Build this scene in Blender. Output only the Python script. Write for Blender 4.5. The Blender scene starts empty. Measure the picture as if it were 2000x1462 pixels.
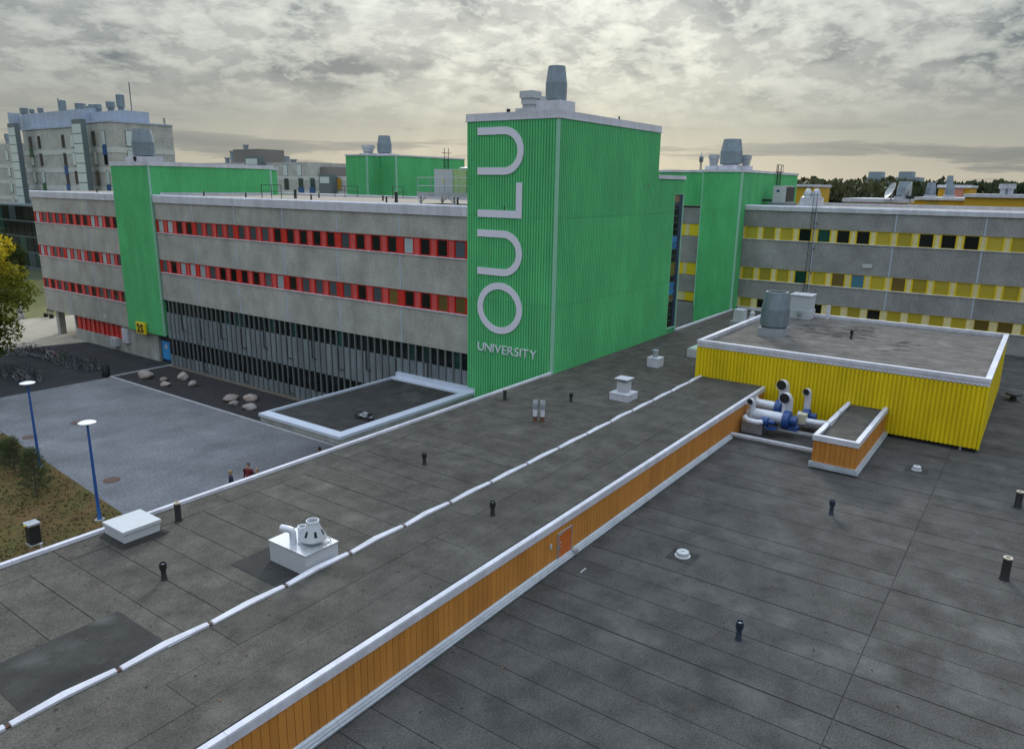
import bpy, bmesh, math, random
from mathutils import Vector, Matrix
R = math.radians
random.seed(7)
scn = bpy.context.scene
COL = scn.collection
# ------------------------------------------------------------------ camera
CAMZ, FPX = 15.65, 1454.18
YAW, PITCH, ROLL = 0.62088071, 0.24845785, 0.01434249
_f = Vector((math.cos(YAW)*math.cos(PITCH), math.sin(YAW)*math.cos(PITCH), -math.sin(PITCH)))
_r = Vector((math.sin(YAW), -math.cos(YAW), 0)); _u = _r.cross(_f)
c_, s_ = math.cos(ROLL), math.sin(ROLL)
RX = c_*_r + s_*_u; UP = -s_*_r + c_*_u; FW = _f
CAM = Vector((0, 0, CAMZ))
cd = bpy.data.cameras.new('camera'); cam = bpy.data.objects.new('camera', cd); COL.objects.link(cam)
cam.matrix_world = Matrix(((RX.x, UP.x, -FW.x, 0), (RX.y, UP.y, -FW.y, 0), (RX.z, UP.z, -FW.z, CAMZ), (0, 0, 0, 1)))
cd.sensor_width = 36; cd.sensor_fit = 'HORIZONTAL'; cd.lens = 36*FPX/2000; cd.clip_end = 6000; cd.clip_start = 0.2
scn.camera = cam
# ------------------------------------------------------------------ world, sun
SUN_AZ, SUN_EL = 33.0, 24.0      # azimuth from +x towards +y, elevation (degrees)
world = bpy.data.worlds.new('World'); scn.world = world; world.use_nodes = True
nt = world.node_tree; N = nt.nodes; L = nt.links; N.clear()
def nd(t, **k):
    n = N.new(t)
    for a, v in k.items(): setattr(n, a, v)
    return n
def mth(op, a=None, b=None, clamp=False):
    n = N.new('ShaderNodeMath'); n.operation = op; n.use_clamp = clamp; n.inputs[2].default_value = 0.5
    for i, v in enumerate((a, b)):
        if v is None: continue
        if isinstance(v, (int, float)): n.inputs[i].default_value = v
        else: L.new(v, n.inputs[i])
    return n.outputs[0]
def mixc(fac, a, b, mode='MIX'):
    n = N.new('ShaderNodeMix'); n.data_type = 'RGBA'; n.blend_type = mode
    for i, v in ((0, fac), (6, a), (7, b)):
        if isinstance(v, (int, float)): n.inputs[i].default_value = v
        elif isinstance(v, tuple): n.inputs[i].default_value = (*v, 1)
        else: L.new(v, n.inputs[i])
    return n.outputs[2]
def ramp(fac, stops):
    n = N.new('ShaderNodeValToRGB'); e = n.color_ramp.elements
    while len(e) < len(stops): e.new(0.5)
    for q, (p, c) in zip(e, stops):
        q.position = p; q.color = (*c, 1) if isinstance(c, tuple) else (c, c, c, 1)
    L.new(fac, n.inputs[0]); return n.outputs[0]
tc = nd('ShaderNodeTexCoord'); nrm = nd('ShaderNodeVectorMath', operation='NORMALIZE'); L.new(tc.outputs['Generated'], nrm.inputs[0])
sep = nd('ShaderNodeSeparateXYZ'); L.new(nrm.outputs[0], sep.inputs[0])
sz = mth('MAXIMUM', sep.outputs[2], 0.0)
den = mth('ADD', sz, 0.30)
def cloudcoord(sx, sy, off):
    a = mth('DIVIDE', sep.outputs[0], den); b = mth('DIVIDE', sep.outputs[1], den)
    c = nd('ShaderNodeCombineXYZ'); L.new(mth('MULTIPLY', a, sx), c.inputs[0]); L.new(mth('MULTIPLY', b, sy), c.inputs[1]); c.inputs[2].default_value = off
    return c.outputs[0]
def noise(vec, scale, detail=8, rough=0.55, dist=0.0):
    n = nd('ShaderNodeTexNoise'); n.inputs['Scale'].default_value = scale; n.inputs['Detail'].default_value = detail
    n.inputs['Roughness'].default_value = rough; n.inputs['Distortion'].default_value = dist
    L.new(vec, n.inputs['Vector']); return n.outputs[0]
sky = nd('ShaderNodeTexSky', sky_type='NISHITA', sun_disc=False, sun_elevation=R(SUN_EL), sun_rotation=R(90-SUN_AZ), air_density=1.0, dust_density=2.0)
# overcast veil: brightness climbs towards the zenith as in any overcast sky (about 1:3)
veil = ramp(sz, [(0.0, (0.345, 0.318, 0.258)), (0.025, (0.278, 0.268, 0.225)), (0.07, (0.208, 0.212, 0.190)), (0.22, (0.228, 0.244, 0.234)), (0.45, (0.66, 0.73, 0.81)), (1.0, (1.15, 1.30, 1.52))])
big = noise(cloudcoord(2.7, 2.7, 11.4), 1.0, 10, 0.60, 0.25)
fine = noise(cloudcoord(11.0, 11.0, 2.4), 1.0, 9, 0.60, 0.25)
upper = ramp(sz, [(0.065, 0.0), (0.135, 1.0)])
dark = ramp(big, [(0.44, 0.0), (0.54, 0.5), (0.62, 1.0)])
puff = ramp(fine, [(0.45, 0.0), (0.53, 0.55), (0.66, 1.0)])
# the sun behind the cloud deck
sd = nd('ShaderNodeVectorMath', operation='DOT_PRODUCT'); L.new(nrm.outputs[0], sd.inputs[0])
sd.inputs[1].default_value = (math.cos(R(SUN_AZ))*math.cos(R(SUN_EL)), math.sin(R(SUN_AZ))*math.cos(R(SUN_EL)), math.sin(R(SUN_EL)))
glow = mth('POWER', mth('MAXIMUM', sd.outputs['Value'], 0.0), 16.0)
c1 = mixc(mth('MULTIPLY', mth('MULTIPLY', dark, upper), 0.95), veil, mixc(1.0, veil, (0.36, 0.40, 0.45), 'MULTIPLY'))
c2 = mixc(mth('MULTIPLY', mth('MULTIPLY', puff, upper), 0.52), c1, mixc(1.0, veil, (2.0, 1.97, 1.88), 'MULTIPLY'))
# low streaks near the horizon
st = nd('ShaderNodeCombineXYZ')
L.new(mth('MULTIPLY', mth('ARCTAN2', sep.outputs[1], sep.outputs[0]), 3.6), st.inputs[0]); L.new(mth('MULTIPLY', sep.outputs[2], 42.0), st.inputs[1]); st.inputs[2].default_value = 18.7
streak = ramp(noise(st.outputs[0], 1.0, 7, 0.58, 0.35), [(0.53, 0.0), (0.58, 0.75), (0.66, 1.0)])
smask = ramp(sz, [(0.0, 0.4), (0.015, 1.0), (0.05, 1.0), (0.085, 0.0)])
c3 = mixc(mth('MULTIPLY', mth('MULTIPLY', streak, smask), 0.80), c2, (0.098, 0.112, 0.120))
wide = mth('POWER', mth('MULTIPLY_ADD', sd.outputs['Value'], 0.5), 3.0)
c4 = mixc(mth('MULTIPLY', glow, 0.50), c3, mixc(1.0, c3, (2.0, 1.95, 1.8), 'MULTIPLY'))
c4 = mixc(mth('MULTIPLY', wide, 0.50), c4, mixc(1.0, c4, (1.6, 1.6, 1.6), 'MULTIPLY'))
# faint sun rays fanning out from the hidden sun
sv_ = Vector((math.cos(R(SUN_AZ))*math.cos(R(SUN_EL)), math.sin(R(SUN_AZ))*math.cos(R(SUN_EL)), math.sin(R(SUN_EL)))); s1 = sv_.cross(Vector((0, 0, 1))).normalized(); s2 = sv_.cross(s1)
def dotv(v):
    n = nd('ShaderNodeVectorMath', operation='DOT_PRODUCT'); L.new(nrm.outputs[0], n.inputs[0]); n.inputs[1].default_value = v; return n.outputs['Value']
rc = nd('ShaderNodeCombineXYZ'); L.new(mth('MULTIPLY', mth('ARCTAN2', dotv(s1), dotv(s2)), 5.0), rc.inputs[0]); rc.inputs[1].default_value = 4.4
rays = ramp(noise(rc.outputs[0], 1.0, 3, 0.5), [(0.42, 0.0), (0.62, 1.0)]); rmask = ramp(sd.outputs['Value'], [(0.84, 0.0), (0.92, 1.0), (0.975, 1.0), (0.995, 0.3)])
c4 = mixc(mth('MULTIPLY', mth('MULTIPLY', rays, rmask), 0.34), c4, mixc(1.0, c4, (1.55, 1.52, 1.42), 'MULTIPLY'))
skymix = mixc(1.0, mixc(1.0, c4, (9.2, 9.2, 9.2), 'MULTIPLY'), mixc(1.0, sky.outputs[0], (0.045, 0.05, 0.06), 'MULTIPLY'), 'ADD')
bg = nd('ShaderNodeBackground'); bg.inputs[1].default_value = 0.1
L.new(skymix, bg.inputs[0]); wo = nd('ShaderNodeOutputWorld'); L.new(bg.outputs[0], wo.inputs[0])
sl = bpy.data.lights.new('sun', 'SUN'); sl.energy = 1.5; sl.angle = R(10); sl.color = (1, 0.95, 0.86)
so = bpy.data.objects.new('sun', sl); COL.objects.link(so); so.location = (60, 30, 80)
so.rotation_euler = Vector((-math.cos(R(SUN_AZ))*math.cos(R(SUN_EL)), -math.sin(R(SUN_AZ))*math.cos(R(SUN_EL)), -math.sin(R(SUN_EL)))).to_track_quat('-Z', 'Y').to_euler()
scn.render.engine = 'CYCLES'
vs = scn.view_settings; vs.view_transform = 'Standard'; vs.look = 'None'; vs.exposure = 0.42; vs.gamma = 1.0; vs.use_curve_mapping = False
# ------------------------------------------------------------------ pixel -> place (direction from the photo, distance from a known plane)
def P(px, py, z=None, x=None, y=None):
    d = RX*((px-1000)/FPX) - UP*((py-731)/FPX) + FW
    t = (z-CAM.z)/d.z if z is not None else (x-CAM.x)/d.x if x is not None else (y-CAM.y)/d.y
    return CAM + d*t
# ------------------------------------------------------------------ materials
MATS = {}
def mat(name, col, rough=0.6, metal=0.0, var=0.0, vscale=3.0, bump=0.0, bscale=40.0, rnd=0.0, col2=None, spec=0.5, trans=0.0, stain=0.0, streak=0.0, blots=()):
    """principled material: base colour with two noise scales of variation, per-object variation and fine relief"""
    if name in MATS: return MATS[name]
    m = bpy.data.materials.new(name); m.use_nodes = True; t = m.node_tree; n = t.nodes; l = t.links
    b = n['Principled BSDF']; b.inputs['Roughness'].default_value = rough; b.inputs['Metallic'].default_value = metal
    b.inputs['Specular IOR Level'].default_value = spec
    if trans: b.inputs['Transmission Weight'].default_value = trans
    b.inputs['Base Color'].default_value = (*col, 1)
    MATS[name] = m
    g = n.new('ShaderNodeNewGeometry')
    cur = None
    def mx(fac, a, c, mode='MIX'):
        k = n.new('ShaderNodeMix'); k.data_type = 'RGBA'; k.blend_type = mode
        for i, v in ((0, fac), (6, a), (7, c)):
            if isinstance(v, (int, float)): k.inputs[i].default_value = v
            elif isinstance(v, tuple): k.inputs[i].default_value = (*v, 1)
            else: l.new(v, k.inputs[i])
        return k.outputs[2]
    def nz(scale, detail=5, vec=None, rough=0.6):
        k = n.new('ShaderNodeTexNoise'); k.inputs['Scale'].default_value = scale; k.inputs['Detail'].default_value = detail; k.inputs['Roughness'].default_value = rough
        l.new(vec or g.outputs['Position'], k.inputs['Vector']); return k.outputs[0]
    def rp(src, p0, v0, p1, v1):
        k = n.new('ShaderNodeMapRange'); k.inputs[1].default_value = p0; k.inputs[2].default_value = p1; k.inputs[3].default_value = v0; k.inputs[4].default_value = v1
        l.new(src, k.inputs[0]); return k.outputs[0]
    cur = col
    if col2 is not None: cur = mx(rp(nz(vscale*0.7), 0.38, 0, 0.62, 1), cur, col2)
    if var:
        k = rp(nz(vscale), 0.25, 1-var, 0.75, 1+var)
        cc = n.new('ShaderNodeCombineColor'); [l.new(k, cc.inputs[i]) for i in range(3)]
        cur = mx(1.0, cur, cc.outputs[0], 'MULTIPLY')
        k = rp(nz(bscale, 2), 0.25, 1-var*1.1, 0.75, 1+var*1.1)
        cc = n.new('ShaderNodeCombineColor'); [l.new(k, cc.inputs[i]) for i in range(3)]
        cur = mx(1.0, cur, cc.outputs[0], 'MULTIPLY')
    if streak:
        mp = n.new('ShaderNodeMapping'); mp.inputs['Scale'].default_value = (1.1, 1.1, 0.22); l.new(g.outputs['Position'], mp.inputs[0])
        k = rp(nz(1.0, 6, mp.outputs[0], 0.7), 0.36, 1-streak, 0.66, 1+streak*0.5)
        cc = n.new('ShaderNodeCombineColor'); [l.new(k, cc.inputs[i]) for i in range(3)]
        cur = mx(1.0, cur, cc.outputs[0], 'MULTIPLY')
    if stain:
        cur = mx(rp(nz(0.45, 9, None, 0.68), 0.54, 0, 0.70, stain), cur, tuple(min(1, c*2.1+0.03) for c in col))
        cur = mx(rp(nz(0.5, 9, None, 0.70), 0.30, stain*1.2, 0.47, 0), cur, tuple(c*0.38 for c in col))
    for (bc, br, bs) in blots:      # dried silt left by standing water, each with its own ragged outline
        dv = n.new('ShaderNodeVectorMath'); dv.operation = 'DISTANCE'; l.new(g.outputs['Position'], dv.inputs[0]); dv.inputs[1].default_value = bc
        ad = n.new('ShaderNodeMath'); ad.operation = 'MULTIPLY_ADD'; l.new(nz(1.9, 9, None, 0.75), ad.inputs[0]); ad.inputs[1].default_value = br*2.4; l.new(dv.outputs['Value'], ad.inputs[2])
        cur = mx(rp(ad.outputs[0], br*1.0, bs*.6, br*2.2, 0), cur, tuple(min(1, c*3.0+.03) for c in col))
    if rnd:
        oi = n.new('ShaderNodeObjectInfo'); k = rp(oi.outputs['Random'], 0, 1-rnd, 1, 1+rnd)
        cc = n.new('ShaderNodeCombineColor'); [l.new(k, cc.inputs[i]) for i in range(3)]
        cur = mx(1.0, cur, cc.outputs[0], 'MULTIPLY')
    if not isinstance(cur, tuple): l.new(cur, b.inputs['Base Color'])
    if bump:
        bp = n.new('ShaderNodeBump'); bp.inputs['Strength'].default_value = bump; bp.inputs['Distance'].default_value = 0.02
        l.new(nz(bscale*1.3, 3), bp.inputs['Height']); l.new(bp.outputs[0], b.inputs['Normal'])
    return m
GREEN = mat('green_sheet', (0.108, 0.480, 0.195), 0.6, 0, 0.10, 0.35, rnd=0.035, streak=0.12, spec=0.15)
GTRIM = mat('green_trim', (0.24, 0.50, 0.36), 0.45, 0, 0.06)
YELLOW = mat('yellow_sheet', (0.66, 0.51, 0.006), 0.55, 0, 0.10, 0.4, rnd=0.03, streak=0.14, spec=0.3)
ORANGE = mat('ochre_boards', (0.45, 0.190, 0.038), 0.7, 0, 0.10, 1.2, rnd=0.09, streak=0.07, spec=0.25)
DOORO = mat('orange_door_paint', (0.50, 0.12, 0.018), 0.5, 0, 0.08)
WHITE = mat('white_metal', (0.54, 0.55, 0.615), 0.5, 0.0, 0.10, 2.5, rnd=0.03, streak=0.16)
GALV = mat('galvanised_steel', (0.40, 0.43, 0.47), 0.42, 0.45, 0.12, 5, streak=0.12)
GALVD = mat('weathered_fan_steel', (0.20, 0.25, 0.29), 0.5, 0.35, 0.14, 3, streak=0.2)
FELT = mat('roofing_felt', (0.077, 0.074, 0.065), 0.92, 0, 0.34, 1.3, 0.6, 24, rnd=0.06, stain=0.26, spec=0.1, blots=[(tuple(P(a_, b_, z=5.5)), r_, q_) for a_, b_, r_, q_ in ((30, 1340, .6, .45), (330, 1215, .35, .3), (690, 1010, .45, .35), (640, 950, .5, .3), (880, 905, .5, .3), (420, 985, .4, .25), (590, 925, .5, .3))])
FELT2 = mat('roofing_felt_lower', (0.065, 0.065, 0.063), 0.9, 0, 0.34, 1.1, 0.6, 20, rnd=0.06, stain=0.30, spec=0.12, blots=[(tuple(P(a_, b_, z=4.25)), r_, q_) for a_, b_, r_, q_ in [(1640, 1290, 0.7, 0.5), (1565, 1268, 0.6, 0.5), (1720, 1310, 0.6, 0.4), (1330, 1185, 0.5, 0.4), (1450, 1190, 0.5, 0.35), (1940, 1240, 0.7, 0.5), (1850, 1180, 0.6, 0.35), (1250, 1250, 0.6, 0.4), (1900, 1330, 0.8, 0.4), (1480, 1360, 0.7, 0.3), (1770, 1240, 0.5, 0.35)]])
FELT3 = mat('roofing_felt_plant_house', (0.105, 0.099, 0.092), 0.95, 0, 0.28, 1.3, 0.4, 12, rnd=0.06, stain=0.5, spec=0.2)
SEAM = mat('bitumen_seam', (0.028, 0.028, 0.028), 0.8)
GRAVROOF = mat('roof_gravel', (0.24, 0.21, 0.17), 0.95, 0, 0.25, 2, 0.7, 30)
CONC = mat('exposed_aggregate_concrete', (0.338, 0.340, 0.312), 0.9, 0, 0.26, 0.5, 0.6, 11, rnd=0.05, streak=0.09, spec=0.2)
CONCP = mat('aggregate_concrete_wing', (0.258, 0.258, 0.260), 0.9, 0, 0.26, 0.5, 0.6, 10, rnd=0.05, streak=0.08, spec=0.2)
CONCB = mat('plinth_concrete', (0.34, 0.35, 0.33), 0.9, 0, 0.15, 1.2, 0.4, 20, streak=0.25, spec=0.2)
JOINT = mat('joint_sealant', (0.36, 0.41, 0.50), 0.6)
RED = mat('red_paint', (0.50, 0.018, 0.012), 0.5, 0, 0.08)
REDP = mat('faded_red_board', (0.52, 0.065, 0.060), 0.55, 0, 0.10, 2, rnd=0.08)
YEL = mat('yellow_paint', (0.68, 0.50, 0.012), 0.5, 0, 0.06)
CREAM = mat('cream_board', (0.60, 0.53, 0.27), 0.6, 0, 0.08, rnd=0.08)
BLK = mat('black_metal', (0.018, 0.019, 0.021), 0.55)
DARK = mat('dark_void', (0.012, 0.013, 0.015), 0.9)  # solid black, stands for the shade inside mouths, slots and hollows
def glass(name, col, rough=0.06, spec=0.5): return mat(name, col, rough, 0, 0, spec=spec, rnd=0.25)
GL_D = glass('glass_dark', (0.010, 0.012, 0.012), .08, .22); GL_G = glass('glass_grey_blind', (0.055, 0.075, 0.09), 0.12); GL_L = glass('glass_pale_blind', (0.30, 0.36, 0.38), 0.15)
GL_Y = glass('glass_olive_blind', (0.36, 0.285, 0.03), 0.2); GL_O = glass('glass_brown_blind', (0.12, 0.085, 0.025), 0.15); GL_B = glass('glass_blue_poster', (0.03, 0.16, 0.36), 0.2); GL_T = glass('glass_green_dark', (0.012, 0.05, 0.042), 0.08)
SPAN = mat('glazed_spandrel', (0.165, 0.195, 0.208), 0.3, 0, 0.15, 1.0, rnd=0.14, streak=0.2)
FIN = mat('dark_fin', (0.12, 0.138, 0.142), 0.45, 0, 0.1)
ASPH = mat('asphalt', (0.030, 0.032, 0.036), 0.95, 0, 0.24, 0.6, 0.4, 12, stain=0.2, spec=0.2)
PAVE = mat('plaza_paving', (0.145, 0.152, 0.166), 0.9, 0, 0.30, 0.3, 0.3, 7, stain=0.16, spec=0.25)
PATH = mat('sandy_path', (0.30, 0.27, 0.215), 0.95, 0, 0.12, 0.4, 0.3, 20, stain=0.25)
GRASS = mat('lawn_soil', (0.085, 0.075, 0.026), 0.95, 0, 0.25, 0.8, 0.6, 18, col2=(0.11, 0.070, 0.032), spec=0.1)
FIELD = mat('far_ground', (0.05, 0.065, 0.03), 0.95, 0, 0.2, 0.05)
GBED = mat('dark_gravel', (0.035, 0.035, 0.036), 0.95, 0, 0.3, 2.0, 0.9, 18, spec=0.15)
BROWN = mat('brown_gravel_edge', (0.12, 0.10, 0.08), 0.95, 0, 0.3, 3, 0.6, 20)
STONE = mat('boulder', (0.26, 0.20, 0.17), 0.85, 0, 0.2, 1.5, 0.5, 12, rnd=0.25, col2=(0.26, 0.25, 0.25))
KERBM = mat('kerb_concrete', (0.33, 0.34, 0.36), 0.85, 0, 0.12, 1.5)
RUST = mat('rust', (0.11, 0.055, 0.03), 0.85, 0, 0.3, 8)
BLUE = mat('blue_paint', (0.018, 0.085, 0.30), 0.4, 0, 0.06)
BLUEF = mat('blue_fan_paint', (0.012, 0.052, 0.20), 0.38, 0, 0.08)
PVC = mat('white_duct', (0.55, 0.58, 0.64), 0.35, 0.15, 0.06, 3)
OFFW = mat('offwhite_unit', (0.43, 0.455, 0.48), 0.45, 0, 0.05)
LGREEN = mat('pale_green_unit', (0.33, 0.47, 0.22), 0.5, 0, 0.05)
MOSS = mat('leaf_litter', (0.030, 0.024, 0.020), 0.95, 0, 0.3, 6)
SIGNY = mat('sign_yellow', (0.72, 0.55, 0.01), 0.5)
SIGNK = mat('sign_black', (0.01, 0.01, 0.01), 0.6)
LETTER = mat('letter_white', (0.66, 0.66, 0.76), 0.45, 0, 0.03)
BRICKG = mat('grey_brick_block', (0.39, 0.395, 0.37), 0.9, 0, 0.22, 0.6, 0.0, 4, streak=0.05)
BANDG = mat('pale_concrete_band', (0.50, 0.52, 0.50), 0.9, 0, 0.1, 1.0)
BLUEG = mat('blue_grey_cladding', (0.34, 0.40, 0.50), 0.6, 0, 0.08, 0.8, streak=0.12)
SKYGL = mat('glass_painted_sky', (0.50, 0.58, 0.57), 0.12, 0, 0)  # pale sky reflection painted into the pane colour
PANBL = mat('blue_panel', (0.025, 0.085, 0.22), 0.5); PANGR = mat('green_panel', (0.04, 0.13, 0.05), 0.5)
STEELG = mat('dark_green_steel', (0.11, 0.145, 0.155), 0.5)
OCHF = mat('ochre_far_cladding', (0.50, 0.30, 0.012), 0.6, 0, 0.08, 0.4); PINKF = mat('pink_far_cladding', (0.50, 0.22, 0.19), 0.6, 0, 0.05)
FARB = mat('far_concrete', (0.22, 0.27, 0.31), 0.9, 0, 0.08, 0.1)
BARK = mat('bark', (0.10, 0.085, 0.07), 0.9, 0, 0.2, 5); BIRCHB = mat('birch_bark', (0.42, 0.41, 0.38), 0.8, 0, 0.3, 5)
# ------------------------------------------------------------------ mesh building
class MB:
    def __init__(s): s.v = []; s.f = []; s.m = []; s.mi = 0
    def add(s, vs, fs):
        o = len(s.v); s.v += [tuple(p) for p in vs]; s.f += [tuple(o+i for i in f) for f in fs]; s.m += [s.mi]*len(fs); return s
    def box(s, x0, x1, y0, y1, z0, z1):
        x0, x1 = sorted((x0, x1)); y0, y1 = sorted((y0, y1)); z0, z1 = sorted((z0, z1))
        return s.add([(x0,y0,z0),(x1,y0,z0),(x1,y1,z0),(x0,y1,z0),(x0,y0,z1),(x1,y0,z1),(x1,y1,z1),(x0,y1,z1)],
                     [(3,2,1,0),(4,5,6,7),(0,1,5,4),(1,2,6,5),(2,3,7,6),(3,0,4,7)])
    def prism(s, prof, axis, a0, a1):
        """closed profile (list of 2D) extruded along axis: 'x' -> prof=(y,z), 'y' -> (x,z), 'z' -> (x,y)"""
        f = {'x': lambda p, a: (a, p[0], p[1]), 'y': lambda p, a: (p[0], a, p[1]), 'z': lambda p, a: (p[0], p[1], a)}[axis]
        n = len(prof); vs = [f(p, a0) for p in prof]+[f(p, a1) for p in prof]
        return s.add(vs, [tuple(range(n))[::-1], tuple(range(n, 2*n))]+[(i, (i+1) % n, n+(i+1) % n, n+i) for i in range(n)])
    def lathe(s, cx, cy, prof, n=20, cap=True):
        vs = []; fs = []
        for r, z in prof:
            for k in range(n): a = 2*math.pi*k/n; vs.append((cx+r*math.cos(a), cy+r*math.sin(a), z))
        for i in range(len(prof)-1):
            for k in range(n): fs.append((i*n+k, i*n+(k+1) % n, (i+1)*n+(k+1) % n, (i+1)*n+k))
        if cap: fs.append(tuple(range(n))[::-1]); fs.append(tuple(range((len(prof)-1)*n, len(prof)*n)))
        return s.add(vs, fs)
    def tube(s, pts, r, n=8, cap=True):
        pts = [Vector(p) for p in pts]; rs = r if isinstance(r, (list, tuple)) else [r]*len(pts)
        vs = []; fs = []; ref = None
        for i, p in enumerate(pts):
            d = (pts[min(i+1, len(pts)-1)]-pts[max(i-1, 0)]).normalized()
            if ref is None: ref = Vector((0, 0, 1)) if abs(d.z) < 0.9 else Vector((1, 0, 0))
            a = d.cross(ref).normalized(); b = d.cross(a).normalized(); ref = -b if False else a.cross(d)
            for k in range(n): t = 2*math.pi*k/n; vs.append(p+a*(rs[i]*math.cos(t))+b*(rs[i]*math.sin(t)))
        for i in range(len(pts)-1):
            for k in range(n): fs.append((i*n+k, (i+1)*n+k, (i+1)*n+(k+1) % n, i*n+(k+1) % n))
        if cap: fs.append(tuple(range(n))); fs.append(tuple(range((len(pts)-1)*n, len(pts)*n))[::-1])
        return s.add(vs, fs)
    def torus(s, c, axis, R_, r, n=24, m=6):
        c = Vector(c); ax = Vector(axis).normalized(); a = ax.orthogonal().normalized(); b = ax.cross(a)
        vs = []; fs = []
        for i in range(n):
            t = 2*math.pi*i/n; rad = a*math.cos(t)+b*math.sin(t)
            for k in range(m): u = 2*math.pi*k/m; vs.append(c+rad*(R_+r*math.cos(u))+ax*(r*math.sin(u)))
        for i in range(n):
            for k in range(m): fs.append((i*m+k, i*m+(k+1) % m, ((i+1) % n)*m+(k+1) % m, ((i+1) % n)*m+k))
        return s.add(vs, fs)
    def strip(s, outer, inner, axis, a0, a1, closed=False):
        """solid band between two polylines in a plane, extruded along axis"""
        n = len(outer); rng = range(n if closed else n-1)
        f = {'x': lambda p, a: (a, p[0], p[1]), 'y': lambda p, a: (p[0], a, p[1]), 'z': lambda p, a: (p[0], p[1], a)}[axis]
        vs = [f(p, a0) for p in outer]+[f(p, a0) for p in inner]+[f(p, a1) for p in outer]+[f(p, a1) for p in inner]; fs = []
        for i in rng:
            j = (i+1) % n
            fs += [(i, j, n+j, n+i), (2*n+i, 3*n+i, 3*n+j, 2*n+j), (i, 2*n+i, 2*n+j, j), (n+i, n+j, 3*n+j, 3*n+i)]
        if not closed: fs += [(0, n, 3*n, 2*n), (n-1, 3*n-1, 4*n-1, 2*n-1)]
        return s.add(vs, fs)
    def corr(s, plane, c, u0, u1, z0, z1, pitch, depth, out):
        """profiled sheet: plane 'x' (u is y) or 'y' (u is x) at coordinate c; ribs stand out towards sign `out`"""
        u0, u1 = sorted((u0, u1)); k = max(1, round((u1-u0)/pitch)); p = (u1-u0)/k; pr = []
        for i in range(k):
            b = u0+i*p; pr += [(b, 0), (b+0.24*p, 0), (b+0.36*p, depth), (b+0.88*p, depth)]
        pr.append((u1, 0)); vs = []
        for z in (z0, z1):
            for u, d in pr: vs.append((c+out*d, u, z) if plane == 'x' else (u, c+out*d, z))
        n = len(pr); return s.add(vs, [(i, i+1, n+i+1, n+i) for i in range(n-1)])
    def mesh(s, name, m, off=(0, 0, 0), smooth=False):
        me = bpy.data.meshes.new(name); ox, oy, oz = off
        me.from_pydata([(x-ox, y-oy, z-oz) for x, y, z in s.v], [], s.f); me.update()
        for q in (m if isinstance(m, (list, tuple)) else [m]): me.materials.append(q)
        if isinstance(m, (list, tuple)): me.polygons.foreach_set('material_index', s.m)
        bm = bmesh.new(); bm.from_mesh(me); bmesh.ops.recalc_face_normals(bm, faces=bm.faces); bm.to_mesh(me); bm.free()
        if smooth:
            me.polygons.foreach_set('use_smooth', [True]*len(me.polygons))
            try: me.set_sharp_from_angle(angle=R(40))
            except Exception: pass
        return me
    def build(s, name, m, parent=None, smooth=False):
        """link as one mesh object; vertices are given in world coordinates"""
        off = wloc(parent); me = s.mesh(name, m, off, smooth)
        return inst(me, name, parent, (0, 0, 0))
def wloc(o):
    v = Vector((0, 0, 0))
    while o is not None: v += Vector(o.location); o = o.parent
    return v
def inst(me, name, parent=None, loc=(0, 0, 0), rz=0):
    o = bpy.data.objects.new(name, me); COL.objects.link(o); o.parent = parent; o.location = loc
    if rz: o.rotation_euler = (0, 0, rz)
    return o
def tag(o, label=None, cat=None, group=None, kind=None):
    if label: o['label'] = label
    if cat: o['category'] = cat
    if group: o['group'] = group
    if kind: o['kind'] = kind
    return o
def thing(name, label, cat, loc=(0, 0, 0), group=None):
    o = bpy.data.objects.new(name, None); COL.objects.link(o); o.location = loc; o.empty_display_size = 0.3
    return tag(o, label, cat, group)
def box(name, m, parent, *a): return MB().box(*a).build(name, m, parent)
BOXC = {}
def cbox(name, m, parent, x0, x1, y0, y1, z0, z1):
    """box piece that shares mesh data with alike boxes; placed by location"""
    x0, x1 = sorted((x0, x1)); y0, y1 = sorted((y0, y1)); z0, z1 = sorted((z0, z1))
    dx, dy, dz = round(x1-x0, 3), round(y1-y0, 3), round(z1-z0, 3); k = (name, m.name, dx, dy, dz)
    if k not in BOXC: BOXC[k] = MB().box(0, dx, 0, dy, 0, dz).mesh(name, m)
    return inst(BOXC[k], name, parent, Vector((x0, y0, z0))-wloc(parent))
def dup(root, loc, label=None, group=None, rz=None):
    r = root.copy(); COL.objects.link(r); r.location = loc
    if rz is not None: r.rotation_euler = (0, 0, rz)
    if label: r['label'] = label
    if group: r['group'] = group
    for ch in list(root.children):
        c = ch.copy(); COL.objects.link(c); c.parent = r
        for g in list(ch.children): d = g.copy(); COL.objects.link(d); d.parent = c
    return r
def text_part(ch, m, parent, size, depth, place, bold=-.006):
    """one glyph as a solid; place(u, v, d) -> world"""
    cu = bpy.data.curves.new('glyph', 'FONT'); cu.body = ch; cu.size = size; cu.extrude = depth/2; cu.offset = size*bold; cu.resolution_u = 4
    o = bpy.data.objects.new('glyph', cu); COL.objects.link(o); dg = bpy.context.evaluated_depsgraph_get(); dg.update()
    me = bpy.data.meshes.new_from_object(o.evaluated_get(dg)); COL.objects.unlink(o); bpy.data.objects.remove(o)
    us = [v.co.x for v in me.vertices]; u0, u1 = min(us), max(us); off = wloc(parent)
    for v in me.vertices: v.co = Vector(place(v.co.x-u0, v.co.y, v.co.z))-off
    me.materials.clear(); me.materials.append(m); me.update()
    return inst(me, 'letter', parent), u1-u0
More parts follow.
